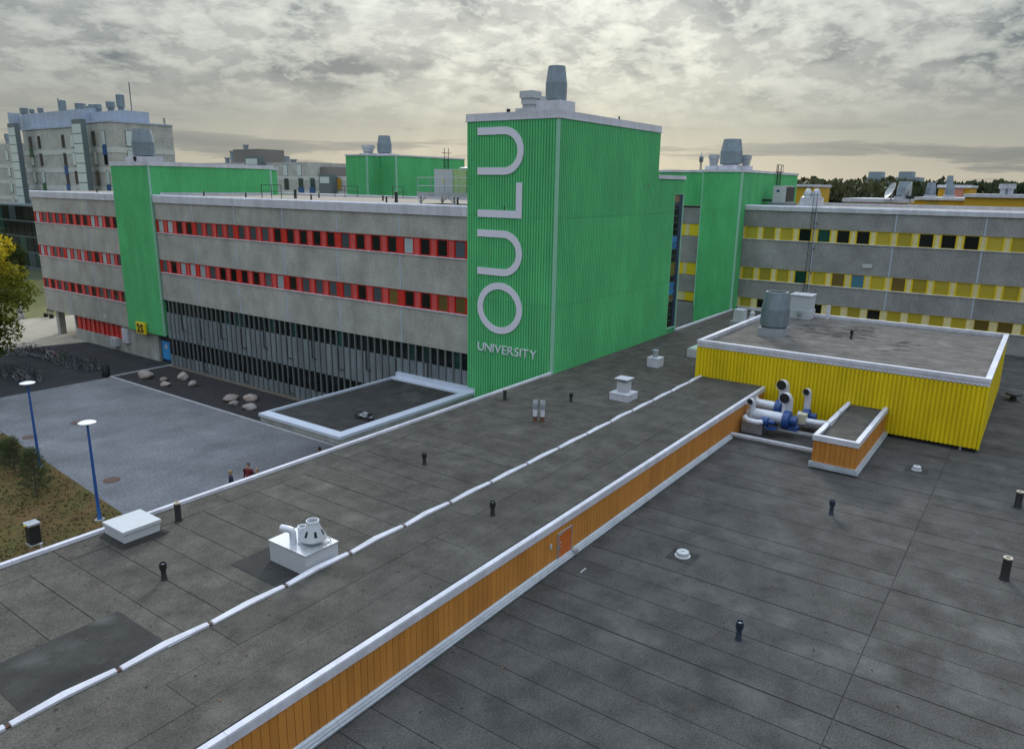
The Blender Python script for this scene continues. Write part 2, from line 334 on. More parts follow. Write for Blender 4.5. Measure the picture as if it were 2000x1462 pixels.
# ================================================================== GROUND
def sheet(name, m, poly, z):
    o = MB().add([(x, y, z) for x, y in poly], [tuple(range(len(poly)))]).build(name, m); o['kind'] = 'structure'; return o
sheet('ground', FIELD, [(-700, -700), (2500, -700), (2500, 2500), (-700, 2500)], -0.03)
sheet('asphalt_yard', ASPH, [(10, 60.9), (34.2, 60.9), (34.2, 76.5), (27, 78.8), (16, 79.5), (10, 79.5)], 0.002)
sheet('sandy_path', PATH, [(-10, 79.3), (16, 79.3), (27, 78.6), (34.2, 76.3), (52, 79), (52, 97), (36, 94.5), (20, 104), (-10, 112)], -0.004)
sheet('plaza', PAVE, [(15.95, 20), (28.72, 20), (28.72, 60.9), (17.9, 61.2), (17.65, 52), (16.1, 34.5)], 0.006)
sheet('plaza_west', PAVE, [(17.6, 52), (17.9, 61.2), (10, 61.6), (10, 70)], 0.0064)
sheet('lawn', GRASS, [(-12, 20), (15.95, 20), (16.1, 34.5), (17.65, 52), (10, 68), (-12, 110)], 0.001)
sheet('gravel_bed', GBED, [(28.85, 27), (34.35, 27), (34.35, 60.8), (28.85, 60.8)], 0.012)
sheet('far_lawn', mat('far_grass', (0.11, 0.11, 0.03), 0.95, 0, 0.25, 0.4), [(28, 97), (40, 93.5), (70, 96), (70, 130), (20, 130)], 0.0)
k = thing('plaza_kerb', 'pale concrete kerb around the dark gravel bed beside the plaza', 'kerb', (28.8, 45, 0))
for i in range(17): cbox('kerb_stone', KERBM, k, 28.70, 28.86, 27.0+i*2.0, 28.98+i*2.0, -0.02, 0.10)
for i in range(3): cbox('kerb_stone', KERBM, k, 28.87+i*1.84, 30.69+i*1.84, 60.82, 60.98, -0.02, 0.10)
k = MB().box(33.75, 34.3, 27.7, 61.2, -0.01, 0.03).build('gravel_strip', BROWN); k['kind'] = 'structure'
# scattered grass tufts on the lawn
def tufts(n, poly_fn, m, name, hmin, hmax):
    b = MB()
    for _ in range(n):
        x, y = poly_fn(); h = random.uniform(hmin, hmax)
        for q in range(3):
            a = random.uniform(0, 6.28); w = 0.035; dx, dy = math.cos(a)*w, math.sin(a)*w; lx, ly = random.gauss(0, .06), random.gauss(0, .06)
            b.add([(x-dx, y-dy, 0), (x+dx, y+dy, 0), (x+lx, y+ly, h)], [(0, 1, 2)])
    me = bpy.data.meshes.new(name); me.from_pydata(b.v, [], b.f); me.materials.append(m); return inst(me, name)
def lawn_pt():
    while True:
        y = random.uniform(24, 56); x = random.uniform(4, 16.0+(max(0, y-34.5))*0.085)
        return x, y
GRB = mat('grass_blades', (0.085, 0.095, 0.025), 0.8, 0, 0.3, 0.7, col2=(0.13, 0.09, 0.035))
tag(tufts(9000, lawn_pt, GRB, 'lawn_grass', 0.04, 0.13), 'short patchy green and brown grass of the lawn', 'grass', kind='stuff')
# boulders
ICO = {}
def boulder(px, py, w, h, label):
    p = P(px, py, z=0.02); bm = bmesh.new(); bmesh.ops.create_icosphere(bm, subdivisions=3, radius=1)
    sx, sy = w*random.uniform(.9, 1.1), w*random.uniform(.75, 1.0); ph = [random.uniform(0, 6) for _ in range(6)]
    for v in bm.verts:
        d = 1+0.13*math.sin(2.3*v.co.x+ph[0])*math.cos(2.1*v.co.y+ph[1])+0.08*math.sin(4*v.co.z+3*v.co.x+ph[2])+0.05*math.sin(7*v.co.y+ph[3])
        v.co = Vector((v.co.x*sx*d, v.co.y*sy*d, (v.co.z*d+0.55)*h*0.62))
    me = bpy.data.meshes.new('boulder'); bm.to_mesh(me); bm.free(); me.materials.append(STONE)
    me.polygons.foreach_set('use_smooth', [True]*len(me.polygons)); o = inst(me, 'boulder', None, p, random.uniform(0, 3)); return tag(o, label, 'boulder', 'boulders in the gravel bed')
for a in [(285, 738, .68, .62, 'largest pale boulder by the corner of the gravel bed nearest the black bin'),
          (320, 743, .36, .30, 'small light boulder just in front of another small one, gravel bed'), (324, 753, .42, .32, 'low grey boulder beside the plaza kerb, next to a small light one'),
          (358, 741, .45, .60, 'tall pinkish boulder nearest the glazed wall in the gravel bed'), (376, 753, .44, .42, 'tan boulder in front of the tall pinkish one'),
          (452, 781, .56, .42, 'long grey boulder in the rear pair of the group by the canopy roof'), (457, 790, .38, .30, 'smallest boulder of the group by the canopy roof'),
          (491, 781, .50, .50, 'round pale boulder behind the brown one in the group by the canopy roof'), (488, 798, .56, .42, 'brownish boulder closest to the corner of the canopy roof')]: boulder(*a)
for px, py, lb in [(218, 937, 'round iron manhole cover in the open middle of the plaza'), (58, 853, 'round iron manhole cover beside the lamp post farther from the roof edge'), (152, 825, 'rusty brown drain cover behind the lamp post heads on the plaza')]:
    p = P(px, py, z=0.008); t = thing('manhole_cover', lb, 'manhole', p, 'manhole covers')
    MB().lathe(p.x, p.y, [(0.42, 0.008), (0.42, 0.022), (0.36, 0.024)], 20).build('rim', RUST, t); MB().lathe(p.x, p.y, [(0.33, 0.025), (0.33, 0.032)], 20).build('lid', mat('iron_lid', (0.09, 0.06, 0.05), 0.8), t)
# ================================================================== FOREGROUND WING (low flat-roofed building)
ZR, ZM, ZL = 5.52, 5.74, 4.25
YK, YRG, YO = 21.62, 14.46, 11.05
w = thing('flat_roofed_wing', 'low flat-roofed wing with felt roof, white edge flashing and ochre boarded step', 'building', (14, 16, 0))
box('wall', CONCB, w, -8, 33.9, YRG, YK-0.05, 0, ZR-0.03)
box('wall', CONCB, w, 33.9, 63.9, YRG, 21.5, 0, ZR-0.03)
box('core', CONCB, w, -8, 38.0, YO+0.06, YRG, 0, ZM-0.03)
box('wall', CONCB, w, 50.6, 62.7, 21.5, 21.66, 0, ZR-0.03)
# felt sheets of the upper-left roof: transverse rolls plus one edge roll
x = -7.0
while x < 63.5:
    wd = random.uniform(0.96, 1.04); x1 = min(x+wd, 63.8)
    cbox('felt_sheet', FELT, w, x+0.014, x1-0.012, YRG+0.05, 20.55, ZR-0.03, ZR+random.choice((0, .003, .006)))
    x = x1
x = -7.0; i = 0
while x < 62:
    x1 = min(x+5.0, 62.6); ye = YK-0.08 if (x1 < 33.9) else 21.48
    cbox('felt_sheet', FELT, w, x+0.012, x1-0.012, 20.575, ye, ZR-0.03, ZR+0.004*(i % 2)); x = x1; i += 1
box('seam_bed', SEAM, w, -7, 63.8, YRG+0.02, 21.47, ZR-0.05, ZR-0.012)
# raised middle strip: long sheets
for r_, (ya, yb) in enumerate([(YO+0.12, 12.15), (12.15, 13.25), (13.25, YRG-0.08)]):
    x = -7.5+r_*3.1; x = -7.5
    first = 4.2+r_*1.7
    while x < 37.9:
        x1 = min(x+(first if x == -7.5 else 8.2), 37.96)
        cbox('felt_sheet', FELT, w, x+0.008, x1-0.008, ya+0.007, yb-0.007, ZM-0.03, ZM+0.003*((r_+i) % 3)); x = x1; i += 1
box('seam_bed', SEAM, w, -7.5, 37.96, YO+0.1, YRG, ZM-0.05, ZM-0.010)
# darker patch of new felt and repair pieces
PATCH = mat('new_felt_patch', (0.042, 0.043, 0.042), 0.9, 0, 0.25, 1.2, 0.4, 30, stain=0.45, spec=0.12, blots=[(tuple(P(200, 1208, z=5.53)), .38, .8), (tuple(P(60, 1290, z=5.53)), .42, .6), (tuple(P(140, 1260, z=5.53)), .35, .3)])
pa = [P(0, 1265, z=ZR+.01), P(225, 1168, z=ZR+.01), P(338, 1250, z=ZR+.01), P(70, 1380, z=ZR+.01)]
cbox('felt_patch', PATCH, w, 4.6, 7.55, YRG+0.1, 17.05, ZR+0.002, ZR+0.010)
cbox('felt_patch', PATCH, w, 10.55, 12.1, YRG+0.1, 16.9, ZR+0.002, ZR+0.011)
cbox('felt_patch', PATCH, w, 9.3, 10.6, 20.0, 20.5, ZR+0.002, ZR+0.0105)
# white flashing on the plaza edge
i = 0; x = -8.0
while x < 33.9:
    x1 = min(x+3.0, 33.9); MB().prism([(YK-0.08, ZR-0.02), (YK-0.07, ZR+0.10), (YK+0.02, ZR+0.125), (YK+0.07, ZR+0.10), (YK+0.075, ZR-0.13), (YK+0.055, ZR-0.13)], 'x', x+.004, x1-.004).build('edge_flashing', WHITE, w); x = x1
x = 50.7
while x < 62.6:
    x1 = min(x+3.0, 62.6); MB().prism([(21.52, ZR-0.02), (21.53, ZR+0.10), (21.62, ZR+0.125), (21.69, ZR+0.10), (21.70, ZR-0.13)], 'x', x+.004, x1-.004).build('edge_flashing', WHITE, w); x = x1
# white cap pieces along the ridge, with rusty gaps: lengths read off the photo's gaps
gaps = [(-260, 1545), (-130, 1480), (12, 1408), (230, 1300), (409, 1211), (556, 1135), (682, 1073), (788, 1020), (878, 974), (957, 935), (1028, 899), (1089, 867), (1145, 841), (1191, 819), (1234, 797), (1274, 778), (1310, 761), (1344, 744), (1370, 732)]
gx = [P(a, b, y=YRG).x for a, b in gaps]
for i in range(len(gx)-1):
    a, b = gx[i]+0.05, min(gx[i+1]-0.05, 37.92); m_ = (a+b)/2; j = random.uniform(-.035, .035); bb = MB(); zz = ZM+0.065
    def sec(x, dy, hw, dz): return [(x, YRG+dy-hw, ZM-0.06), (x, YRG+dy-hw, zz+dz-0.02), (x, YRG+dy, zz+dz+0.012), (x, YRG+dy+hw, zz+dz-0.012), (x, YRG+dy+hw, ZR-0.02)]
    ss = [sec(a, -0.025, .075, 0), sec(m_, 0.03+j, .098, 0.004), sec(b, -0.005+j*.5, .068, 0)]
    vs = sum(ss, []); fs = []
    for q in range(2):
        for e in range(5): fs.append((q*5+e, q*5+(e+1) % 5, (q+1)*5+(e+1) % 5, (q+1)*5+e))
    fs += [(4, 3, 2, 1, 0), (10, 11, 12, 13, 14)]; bb.add(vs, fs).build('ridge_cap', WHITE, w)
    cbox('rusty_joint', RUST, w, gx[i+1]-0.055, gx[i+1]+0.055, YRG-0.04, YRG+0.04, ZM-0.05, ZM+0.012)
# ochre boarded step down to the lower roof, white cap and base flashings
x = -6.0
while x < 37.9:
    x1 = min(x+0.2, 37.95)
    if not (17.95 < (x+x1)/2 < 18.72): cbox('board', ORANGE, w, x+.006, x1-.006, YO-0.03, YO+0.05, 4.20, 5.54)
    else: cbox('board', ORANGE, w, x+.006, x1-.006, YO-0.03, YO+0.05, 5.29, 5.54)
    x = x1
box('board_backing', SEAM, w, -6, 37.95, YO-0.004, YO+0.058, 3.8, 5.6)
x = -6.0
while x < 37.9:
    x1 = min(x+2.5, 37.95); MB().prism([(YO-0.055, 5.49), (YO-0.06, ZM-0.05), (YO-0.05, ZM-0.01), (YO+0.075, ZM+0.012), (YO+0.09, ZM-0.04), (YO+0.05, ZM-0.05), (YO+0.05, 5.49)], 'x', x+.003, x1-.003).build('cap_flashing', WHITE, w); x = x1
x = -6.0; BASEF = mat('base_flashing_metal', (0.40, 0.45, 0.50), 0.42, 0.25, 0.1, 2, streak=0.15)
while x < 33.0:
    x1 = min(x+2.5, 33.05); MB().prism([(YO-0.035, 4.47), (YO-0.05, 4.47), (YO-0.10, 4.43), (YO-0.11, 4.40), (YO-0.17, 4.385), (YO-0.175, 4.345), (YO-0.215, 4.335), (YO-0.215, 4.29), (YO-0.035, 4.29)], 'x', x+.003, x1-.003).build('base_flashing', BASEF, w); x = x1
d = box('hatch_door', DOORO, w, 17.96, 18.71, YO-0.07, YO-0.01, 4.42, 5.27)
MB().box(17.99, 18.01, YO-0.10, YO-0.07, 4.75, 4.87).box(18.0, 18.06, YO-0.10, YO-0.07, 4.84, 4.87).build('handle', GALV, d)
for zz in (4.95, 5.2): box('latch', OFFW, d, 18.04, 18.10, YO-0.085, YO-0.07, zz, zz+.03)
MB().box(17.93, 18.74, YO-0.09, YO-0.03, 5.272, 5.295).box(17.93, 17.957, YO-0.085, YO-0.03, 4.42, 5.271).box(18.712, 18.74, YO-0.085, YO-0.03, 4.42, 5.271).build('door_frame', GALV, w)
box('junction_box', OFFW, w, 17.50, 17.58, YO-0.07, YO-0.031, 4.95, 5.10)
MB().box(18.72, 18.90, YO-0.23, YO-0.04, 4.30, 4.47).build('flashing_step', BASEF, w)
# ================================================================== LOWER ROOF
lw = thing('lower_flat_roof', 'large lower felt roof with rolled sheets and dark seams', 'roof', (26, 0, 0))
box('slab', CONCB, lw, -6, 63.9, -22, YO-0.02, 0, ZL-0.05)
box('seam_bed', SEAM, lw, -6, 63.9, -22, YO-0.03, ZL-0.05, ZL-0.012)
box('slab', CONCB, lw, 38.2, 63.9, YO-0.02, 14.2, 0, ZL-0.06)
x = -5.8; YS = 2.36
while x < 63.8:
    wd = random.uniform(0.94, 1.03); x1 = min(x+wd, 63.85); o1 = random.choice((0, .005, .009)); g = random.choice((.010, .018, .030)) if not 14.9 < x < 15.9 else 0.05
    cbox('felt_sheet', FELT2, lw, x+g, x1-0.008, YS+0.012, YO-0.05, ZL-0.03, ZL+o1)
    cbox('felt_sheet', FELT2, lw, x+g, x1-0.008, -21.9, YS-0.012, ZL-0.03, ZL+random.choice((0, .004, .007))); x = x1
def debris(par, n, x0, x1, y0, y1, z):
    b = MB()
    for _ in range(n):
        x, y = random.uniform(x0, x1), y1-(y1-y0)*random.random()**1.7; q = random.uniform(.015, .05); a = random.uniform(0, 3)
        b.add([(x+q*math.cos(a+t)*(1 if k % 2 else .6), y+q*math.sin(a+t)*(1 if k % 2 else .6), z+random.uniform(.0, .012)) for k, t in enumerate((0, 1.2, 2.5, 3.7, 5))], [(0, 1, 2, 3, 4)])
    o = b.build('leaf_litter', random.choice((MOSS, RUST)), par); o['kind'] = 'stuff'
for _ in range(2): debris(lw, 220, 8, 37, -6, YO-.3, ZL+.012); debris(w, 120, 0, 37, YRG+.2, 21.2, ZR+.012); debris(w, 60, 0, 37, YO+.3, YRG-.2, ZM+.01)
# ================================================================== PLANT HOUSE (yellow)
hx0, hx1, hy0, hy1, hzb, hzt = 37.99, 51.2, 1.40, 14.76, 4.45, 7.36
h = thing('plant_house', 'yellow corrugated rooftop plant house with white parapet and flat felt roof', 'building', (44, 8, ZL))
box('core', DARK, h, hx0+0.06, hx1-0.06, hy0+0.06, hy1-0.06, ZL-0.02, hzt)
for a, b in ((hy0, 5.9), (5.9, 10.3), (10.3, hy1)): MB().corr('x', hx0, a, b, hzb, hzt+.02, 0.185, 0.06, -1).build('cladding_sheet', YELLOW, h)
for a, b in ((hx0, 44.5), (44.5, hx1)):
    MB().corr('y', hy0, a, b, hzb, hzt+.02, 0.185, 0.06, -1).build('cladding_sheet', YELLOW, h)
    MB().corr('y', hy1, a, b, hzb, hzt+.02, 0.185, 0.06, 1).build('cladding_sheet', YELLOW, h)
MB().corr('x', hx1, hy0, hy1, hzb, hzt+.02, 0.185, 0.06, 1).build('cladding_sheet', YELLOW, h)
for (cx, cy) in ((hx0-.03, hy0-.03), (hx0-.03, hy1+.03)): box('corner_trim', YELLOW, h, cx-.03, cx+.06, cy-.05, cy+.05, hzb-.02, hzt)
box('leg_post', GALV, h, 38.02, 38.05, 2.0, 2.1, ZL, hzb)
zp = 7.72
def ring(nm, m, par, x0, x1, y0, y1, z0, z1, t, n=0):
    """four mitre-free parapet lengths"""
    box(nm, m, par, x0, x0+t, y0, y1, z0, z1); box(nm, m, par, x1-t, x1, y0, y1, z0, z1)
    box(nm, m, par, x0+t+.003, x1-t-.003, y0, y0+t, z0, z1); box(nm, m, par, x0+t+.003, x1-t-.003, y1-t, y1, z0, z1)
ring('parapet_flashing', WHITE, h, hx0-0.09, hx1+0.09, hy0-0.09, hy1+0.09, 7.55, zp, 0.24)
ring('parapet_drip', WHITE, h, hx0-0.06, hx1+0.06, hy0-0.06, hy1+0.06, 7.35, 7.548, 0.20)
x = hx0+.16; i = 0
while x < hx1-.2:
    x1 = min(x+1.02, hx1-.16); cbox('felt_sheet', FELT3, h, x+.006, x1-.006, hy0+.17, hy1-.17, 7.36, 7.50+.004*(i % 3)); x = x1; i += 1
for s_x, s_y, n_ in ((46.3, 9.6, 26), (44.3, 6.0, 6), (48.6, 8.6, 8)):
    b = MB()
    for _ in range(n_*3):
        a = random.gauss(s_x, 0.75); c = random.gauss(s_y, 1.1 if n_ > 10 else .35)
        r1 = random.uniform(.05, .16); r2 = random.uniform(.12, .45)
        if not (hx0+.4 < a < hx1-.5 and hy0+.5 < c < hy1-.6): continue
        b.add([(a+r1*math.cos(t)*random.uniform(.6, 1.1), c+r2*math.sin(t)*random.uniform(.6, 1.1), 7.511+random.uniform(0, .003)) for t in (0, .8, 1.6, 2.4, 3.2, 4, 4.8, 5.6)], [tuple(range(8))])
    o = b.build('leaf_litter', MOSS, h); o['kind'] = 'stuff'
# ================================================================== SMALL OCHRE BOX beside the plant house
b0 = thing('duct_box', 'small ochre boarded roof box with white capping beside the yellow plant house', 'roof box', (34.7, 6.05, ZL))
bx0, bx1, by0, by1 = 31.6, 37.93, 5.24, 6.92
box('core', SEAM, b0, bx0+.03, bx1, by0+.03, by1-.03, ZL-.02, 5.52)
y = by0
while y < by1-.05: cbox('board', ORANGE, b0, bx0-.03, bx0+.03, y+.006, min(y+.2, by1)-.006, 4.45, 5.5); y += .2
x = bx0
while x < bx1-.05:
    cbox('board', ORANGE, b0, x+.006, min(x+.2, bx1)-.006, by0-.03, by0+.03, 4.45, 5.5); cbox('board', ORANGE, b0, x+.006, min(x+.2, bx1)-.006, by1-.03, by1+.03, 4.45, 5.5); x += .2
box('cap_flashing', WHITE, b0, bx0-.07, bx0+.12, by0-.07, by1+.07, 5.47, 5.70); box('cap_flashing', WHITE, b0, bx0+.123, bx1, by0-.068, by0+.12, 5.47, 5.70)
for i in range(3):
    a = bx0+.13+i*2.07; MB().add([(a, by1-.12-(.05 if i % 2 else 0), 5.5), (a+2.0, by1-.10, 5.5), (a+2.0, by1+.07, 5.5), (a, by1+.07, 5.5), (a, by1-.12, 5.70), (a+1.0, by1-.17, 5.71), (a+2.0, by1-.09, 5.70), (a+2.0, by1+.06, 5.70), (a, by1+.06, 5.70)],
        [(4, 5, 6, 7, 8), (0, 1, 6, 5, 4), (1, 2, 7, 6), (2, 3, 8, 7), (3, 0, 4, 8), (3, 2, 1, 0)]).build('cap_flashing', WHITE, b0)
for i in range(4): cbox('felt_sheet', FELT, b0, bx0+.13+i*1.55, bx0+.13+(i+1)*1.55-.012, by0+.123, by1-.18, 5.50, 5.56)
MB().box(bx0-.14, bx0-.031, by0-.14, by1+.1, 4.46, 4.54).box(bx0-.19, bx0-.031, by0-.19, by1+.1, 4.33, 4.455).build('base_flashing', BASEF, b0)
MB().box(bx0-.028, bx1, by0-.14, by0-.031, 4.46, 4.54).box(bx0-.028, bx1, by0-.19, by0-.031, 4.33, 4.455).build('base_flashing', BASEF, b0)
# ================================================================== DUCT FANS on rails
fg = 'blue duct fans on steel rails'
rails = thing('fan_rack', 'white steel rail rack spanning from the ochre step to the ochre roof box', 'rack', (35, 9, ZL))
for xx, zz in ((34.75, 4.62), (36.1, 4.62), (37.2, 4.62)):
    MB().box(xx-.04, xx+.04, 6.93, 11.0, zz-.05, zz+.05).box(xx+.14, xx+.20, 6.93, 11.0, zz-.05, zz+.05).build('rail', GALV, rails)
MB().box(33.12, 33.26, 6.93, 11.0, 4.40, 4.52).build('edge_rail', WHITE, rails)
MB().box(34.5, 35.6, 9.95, 10.95, 4.255, 4.75).build('support_box', GALV, rails); MB().box(36.3, 36.42, 7.5, 7.62, 4.255, 4.57).build('leg', GALV, rails); MB().box(36.3, 36.42, 9.6, 9.72, 4.255, 4.57).build('leg', GALV, rails)
def pix(px, py, x): return P(px, py, x=x)
def duct_fan(label, x, horn, horn_r, barrel, br, vol, vr, motor=None, extra=None):
    v = Vector(vol); t = thing('duct_fan', label, 'fan', (v.x, v.y, 4.67), fg)
    hp = [Vector(q) for q in horn]; o = MB().tube(hp, horn_r, 12, False).build('stack', PVC, t, True)
    e = hp[-1]-hp[-2]; e.normalize(); MB().tube([hp[-1]-e*.02, hp[-1]+e*.03], horn_r*1.13, 14, False).build('rim', PVC, o, True); MB().tube([hp[-1]-e*.03, hp[-1]-e*.01], horn_r*.98, 12).build('dark_mouth', DARK, o)
    if barrel: MB().tube(barrel, br, 14).build('duct', PVC, t, True)
    ax = Vector((0, 1, 0)); MB().tube([v-ax*.16, v-ax*.14, v+ax*.14, v+ax*.16], [vr*.88, vr, vr, vr*.88], 18).build('fan_housing', BLUEF, t, True)
    MB().tube([v-ax*.45, v-ax*.16], vr*.5, 12).build('motor', BLUEF, t, True); box('motor_base', BLUEF, t, v.x-.24, v.x+.24, v.y-.55, v.y-.1, 4.67, v.z-.25)
    return t
fx = 34.9
duct_fan('large blue duct fan with wide white barrel nearest the ochre step', fx, [(35.45, 9.15, 4.95), (35.45, 9.15, 5.75), (35.42, 9.16, 5.95), (35.3, 9.18, 6.08), (35.05, 9.22, 6.08)], .25, [(34.95, 9.0, 5.12), (34.95, 10.55, 5.12), (35.1, 10.75, 5.0)], .27, (34.95, 8.98, 5.08), .45)
duct_fan('blue duct fan with tall white stack against the yellow cladding', fx, [(36.9, 9.75, 4.9), (36.9, 9.75, 6.0), (36.87, 9.76, 6.2), (36.75, 9.78, 6.32), (36.5, 9.82, 6.32)], .25, [(36.5, 10.0, 5.2), (36.5, 10.95, 5.2), (36.7, 11.1, 5.3)], .24, (36.6, 9.85, 5.12), .42)
duct_fan('dark blue duct fan with the thinnest white stack near the roof box', fx, [(36.7, 8.55, 4.9), (36.7, 8.55, 5.95), (36.68, 8.56, 6.12), (36.6, 8.57, 6.2), (36.4, 8.6, 6.2)], .16, [(36.6, 8.4, 4.95), (36.6, 8.9, 4.95)], .2, (36.6, 8.5, 5.0), .34)
duct_fan('small blue duct fan with curved white elbow on the support box', fx, [(34.85, 10.62, 4.9), (34.85, 10.62, 5.55), (34.84, 10.63, 5.68), (34.76, 10.65, 5.76), (34.58, 10.68, 5.76)], .15, [(34.5, 10.8, 5.0), (34.3, 10.75, 4.98), (34.15, 10.5, 4.95), (34.15, 10.1, 4.95), (34.3, 9.95, 4.95)], .13, (34.45, 9.85, 4.98), .22)
t = thing('duct_elbow', 'white bent duct with a small cream damper box near the ochre roof box', 'duct', (35.9, 8.0, 4.67))
MB().tube([(35.8, 8.3, 4.95), (35.8, 7.75, 4.95), (35.85, 7.5, 4.97), (36.0, 7.36, 4.9), (36.1, 7.33, 4.67)], .16, 12).build('duct', PVC, t, True); MB().box(35.55, 35.95, 8.3, 8.62, 4.85, 5.3).build('damper_box', mat('cream_metal', (.5, .48, .36), .5), t); MB().box(35.7, 35.9, 8.2, 8.3, 4.67, 4.85).build('foot', GALV, t)
# ================================================================== GREEN TOWER
tx0, tx1, tx2, ty0, ty1, tz, tz2 = 33.97, 46.12, 50.50, 21.58, 27.60, 19.08, 16.25
T = thing('green_stair_tower', 'tall green corrugated tower with white parapet', 'building', (40, 24.6, 0))
box('core', GREEN, T, tx0+.05, tx1-.05, ty0+.05, ty1-.05, 0, tz); box('core', GREEN, T, tx1-.049, tx2-.05, ty0+.06, ty1-.05, 0, tz2-.02)
tiers = [(0.2, 9.24), (9.24, 13.98), (13.98, tz)]
for z0, z1 in tiers: MB().corr('x', tx0, ty0+.12, ty1-.02, z0+.009, z1-.009, 0.18, 0.065, -1).build('cladding_sheet', GREEN, T)
for z0, z1 in ((5.3, 9.24), (9.24, 13.98)):
    MB().corr('y', ty0, tx0+.12, tx1, z0+.009, z1-.009, 0.18, 0.065, -1).build('cladding_sheet', GREEN, T); MB().corr('y', ty0, tx1, 48.9, z0+.009, z1-.009, 0.18, 0.065, -1).build('cladding_sheet', GREEN, T)
MB().corr('y', ty0, tx0+.12, tx1, 13.986, tz, 0.18, 0.065, -1).build('cladding_sheet', GREEN, T)
MB().corr('y', ty0, tx1, tx2, 15.25, tz2, 0.18, 0.065, -1).build('cladding_sheet', GREEN, T); MB().corr('y', ty0, tx1, 48.9, 13.986, 15.25, 0.18, 0.065, -1).build('cladding_sheet', GREEN, T)
MB().corr('y', ty1, tx0, tx1, 14.0, tz, 0.18, 0.065, 1).build('cladding_sheet', GREEN, T)
MB().corr('x', tx1, ty0+.05, ty1, tz2, tz, 0.18, 0.065, 1).build('cladding_sheet', GREEN, T)
MB().box(tx0-.05, tx0+.12, ty0-.05, ty0+.11, 5.3, tz).build('corner_trim', GTRIM, T)
box('corner_trim', GTRIM, T, 50.38, 50.52, ty0-.05, ty0+.06, 5.5, tz2)
ring('parapet', WHITE, T, tx0-.06, tx1+.06, ty0-.06, ty1+.06, tz, tz+.36, .25); ring('parapet_drip', WHITE, T, tx0-.10, tx1+.10, ty0-.10, ty1+.10, tz-.05, tz-.002, .2)
box('roof', FELT, T, tx0+.2, tx1-.2, ty0+.2, ty1-.2, tz-.01, tz+.1)
box('parapet', WHITE, T, tx1+.065, tx2+.08, ty0-.08, ty1+.05, tz2, tz2+.20); box('parapet_drip', WHITE, T, tx1+.065, tx2+.12, ty0-.12, ty1, tz2-.05, tz2-.003)
# slit of stacked panes
zs = 5.95; cols = [GL_D, GL_D, GL_B, GL_D, GL_O, GL_D, GL_B, GL_D, GL_D, GL_O]
nseg = 20; pat = [0, 0, 0, 0, 1, 2, 2, 0, 3, 3, 0, 0, 2, 2, 0, 0, 0, 0, 0, 4]
mats_ = [GL_D, mat('glass_amber', (.10, .07, .03), .1), GL_B, mat('glass_ochre', (.12, .09, .02), .12), mat('glass_brown_top', (.16, .08, .03), .12)]
for i in range(nseg):
    z0 = zs+i*(15.15-zs)/nseg; cbox('window_pane', mats_[pat[i]], T, 49.0, 49.85, ty0+.0, ty0+.05, z0+.03, z0+.43)
box('window_jamb', mat('navy_jamb', (.015, .03, .07), .5), T, 49.87, 50.37, ty0+.0, ty0+.055, 5.9, 15.2)
MB().box(48.9, 48.96, ty0-.05, ty0+.05, 5.9, 15.25).box(48.963, 50.37, ty0-.05, ty0+.05, 15.2, 15.25).box(48.963, 50.37, ty0-.05, ty0+.05, 5.8, 5.9).build('window_frame', GTRIM, T)
for px in (1235, 1258, 1265):
    p = P(px, 362, y=ty0); cbox('wall_vent', RUST, T, p.x-.12, p.x+.10, ty0-.06, ty0-.032, p.z-.15, p.z+.10)
p = P(985, 406, x=tx0); cbox('wall_vent', BLK, T, tx0-.06, tx0-.02, p.y-.10, p.y+.10, p.z-.12, p.z+.10)
# big letters
sg = thing('wall_sign', 'big white vertical OULU lettering on the green tower', 'sign', (tx0-.05, 25.2, 7.3))
xa, xb = tx0-.11, tx0-.034
def bigU(z0, z1, yo=26.80, yi=23.68, th=.39):
    rz = (z1-z0)/2; cz = (z0+z1)/2; ry = rz*1.02; o = [(yo, z1)]; n_ = [(yo, z1-th)]
    for k in range(17):
        a = math.pi/2-math.pi*k/16; o.append((yi+ry-ry*math.cos(a), cz+rz*math.sin(a))); n_.append((yi+ry-(ry-th)*math.cos(a), cz+(rz-th)*math.sin(a)))
    o.append((yo, z0)); n_.append((yo, z0+th)); MB().strip(o, n_, 'x', xa, xb).build('letter', LETTER, sg)
bigU(16.20, 18.70); bigU(10.68, 13.20)
MB().prism([(26.78, 13.90), (23.74, 13.90), (23.74, 15.80), (24.13, 15.80), (24.13, 14.30), (26.78, 14.30)], 'x', xa, xb).build('letter', LETTER, sg)
oc = (25.19, 8.82); A = [2*math.pi*k/48 for k in range(48)]
MB().strip([(oc[0]+1.58*math.cos(a), oc[1]+1.47*math.sin(a)) for a in A], [(oc[0]+1.20*math.cos(a), oc[1]+1.09*math.sin(a)) for a in A], 'x', xa, xb, True).build('letter', LETTER, sg)
sg = thing('wall_sign', 'small white UNIVERSITY lettering under the big OULU letters', 'sign', (tx0-.05, 24.6, 6.1))
objs = []; u = 0
for ch in 'UNIVERSITY':
    o, wd = text_part(ch, LETTER, sg, 0.74, .05, lambda a, b, d_: (d_, a, b)); objs.append((o, u, wd)); u += wd+.075
tot = u-.075; k = 4.18/tot
for o, uu, wd in objs:
    off = wloc(sg)
    for v in o.data.vertices:
        q = v.co+off; v.co = Vector((tx0-.085-q.x, 26.75-(uu+q.y)*k, 6.18+q.z*1.0))-off
    o.data.update()
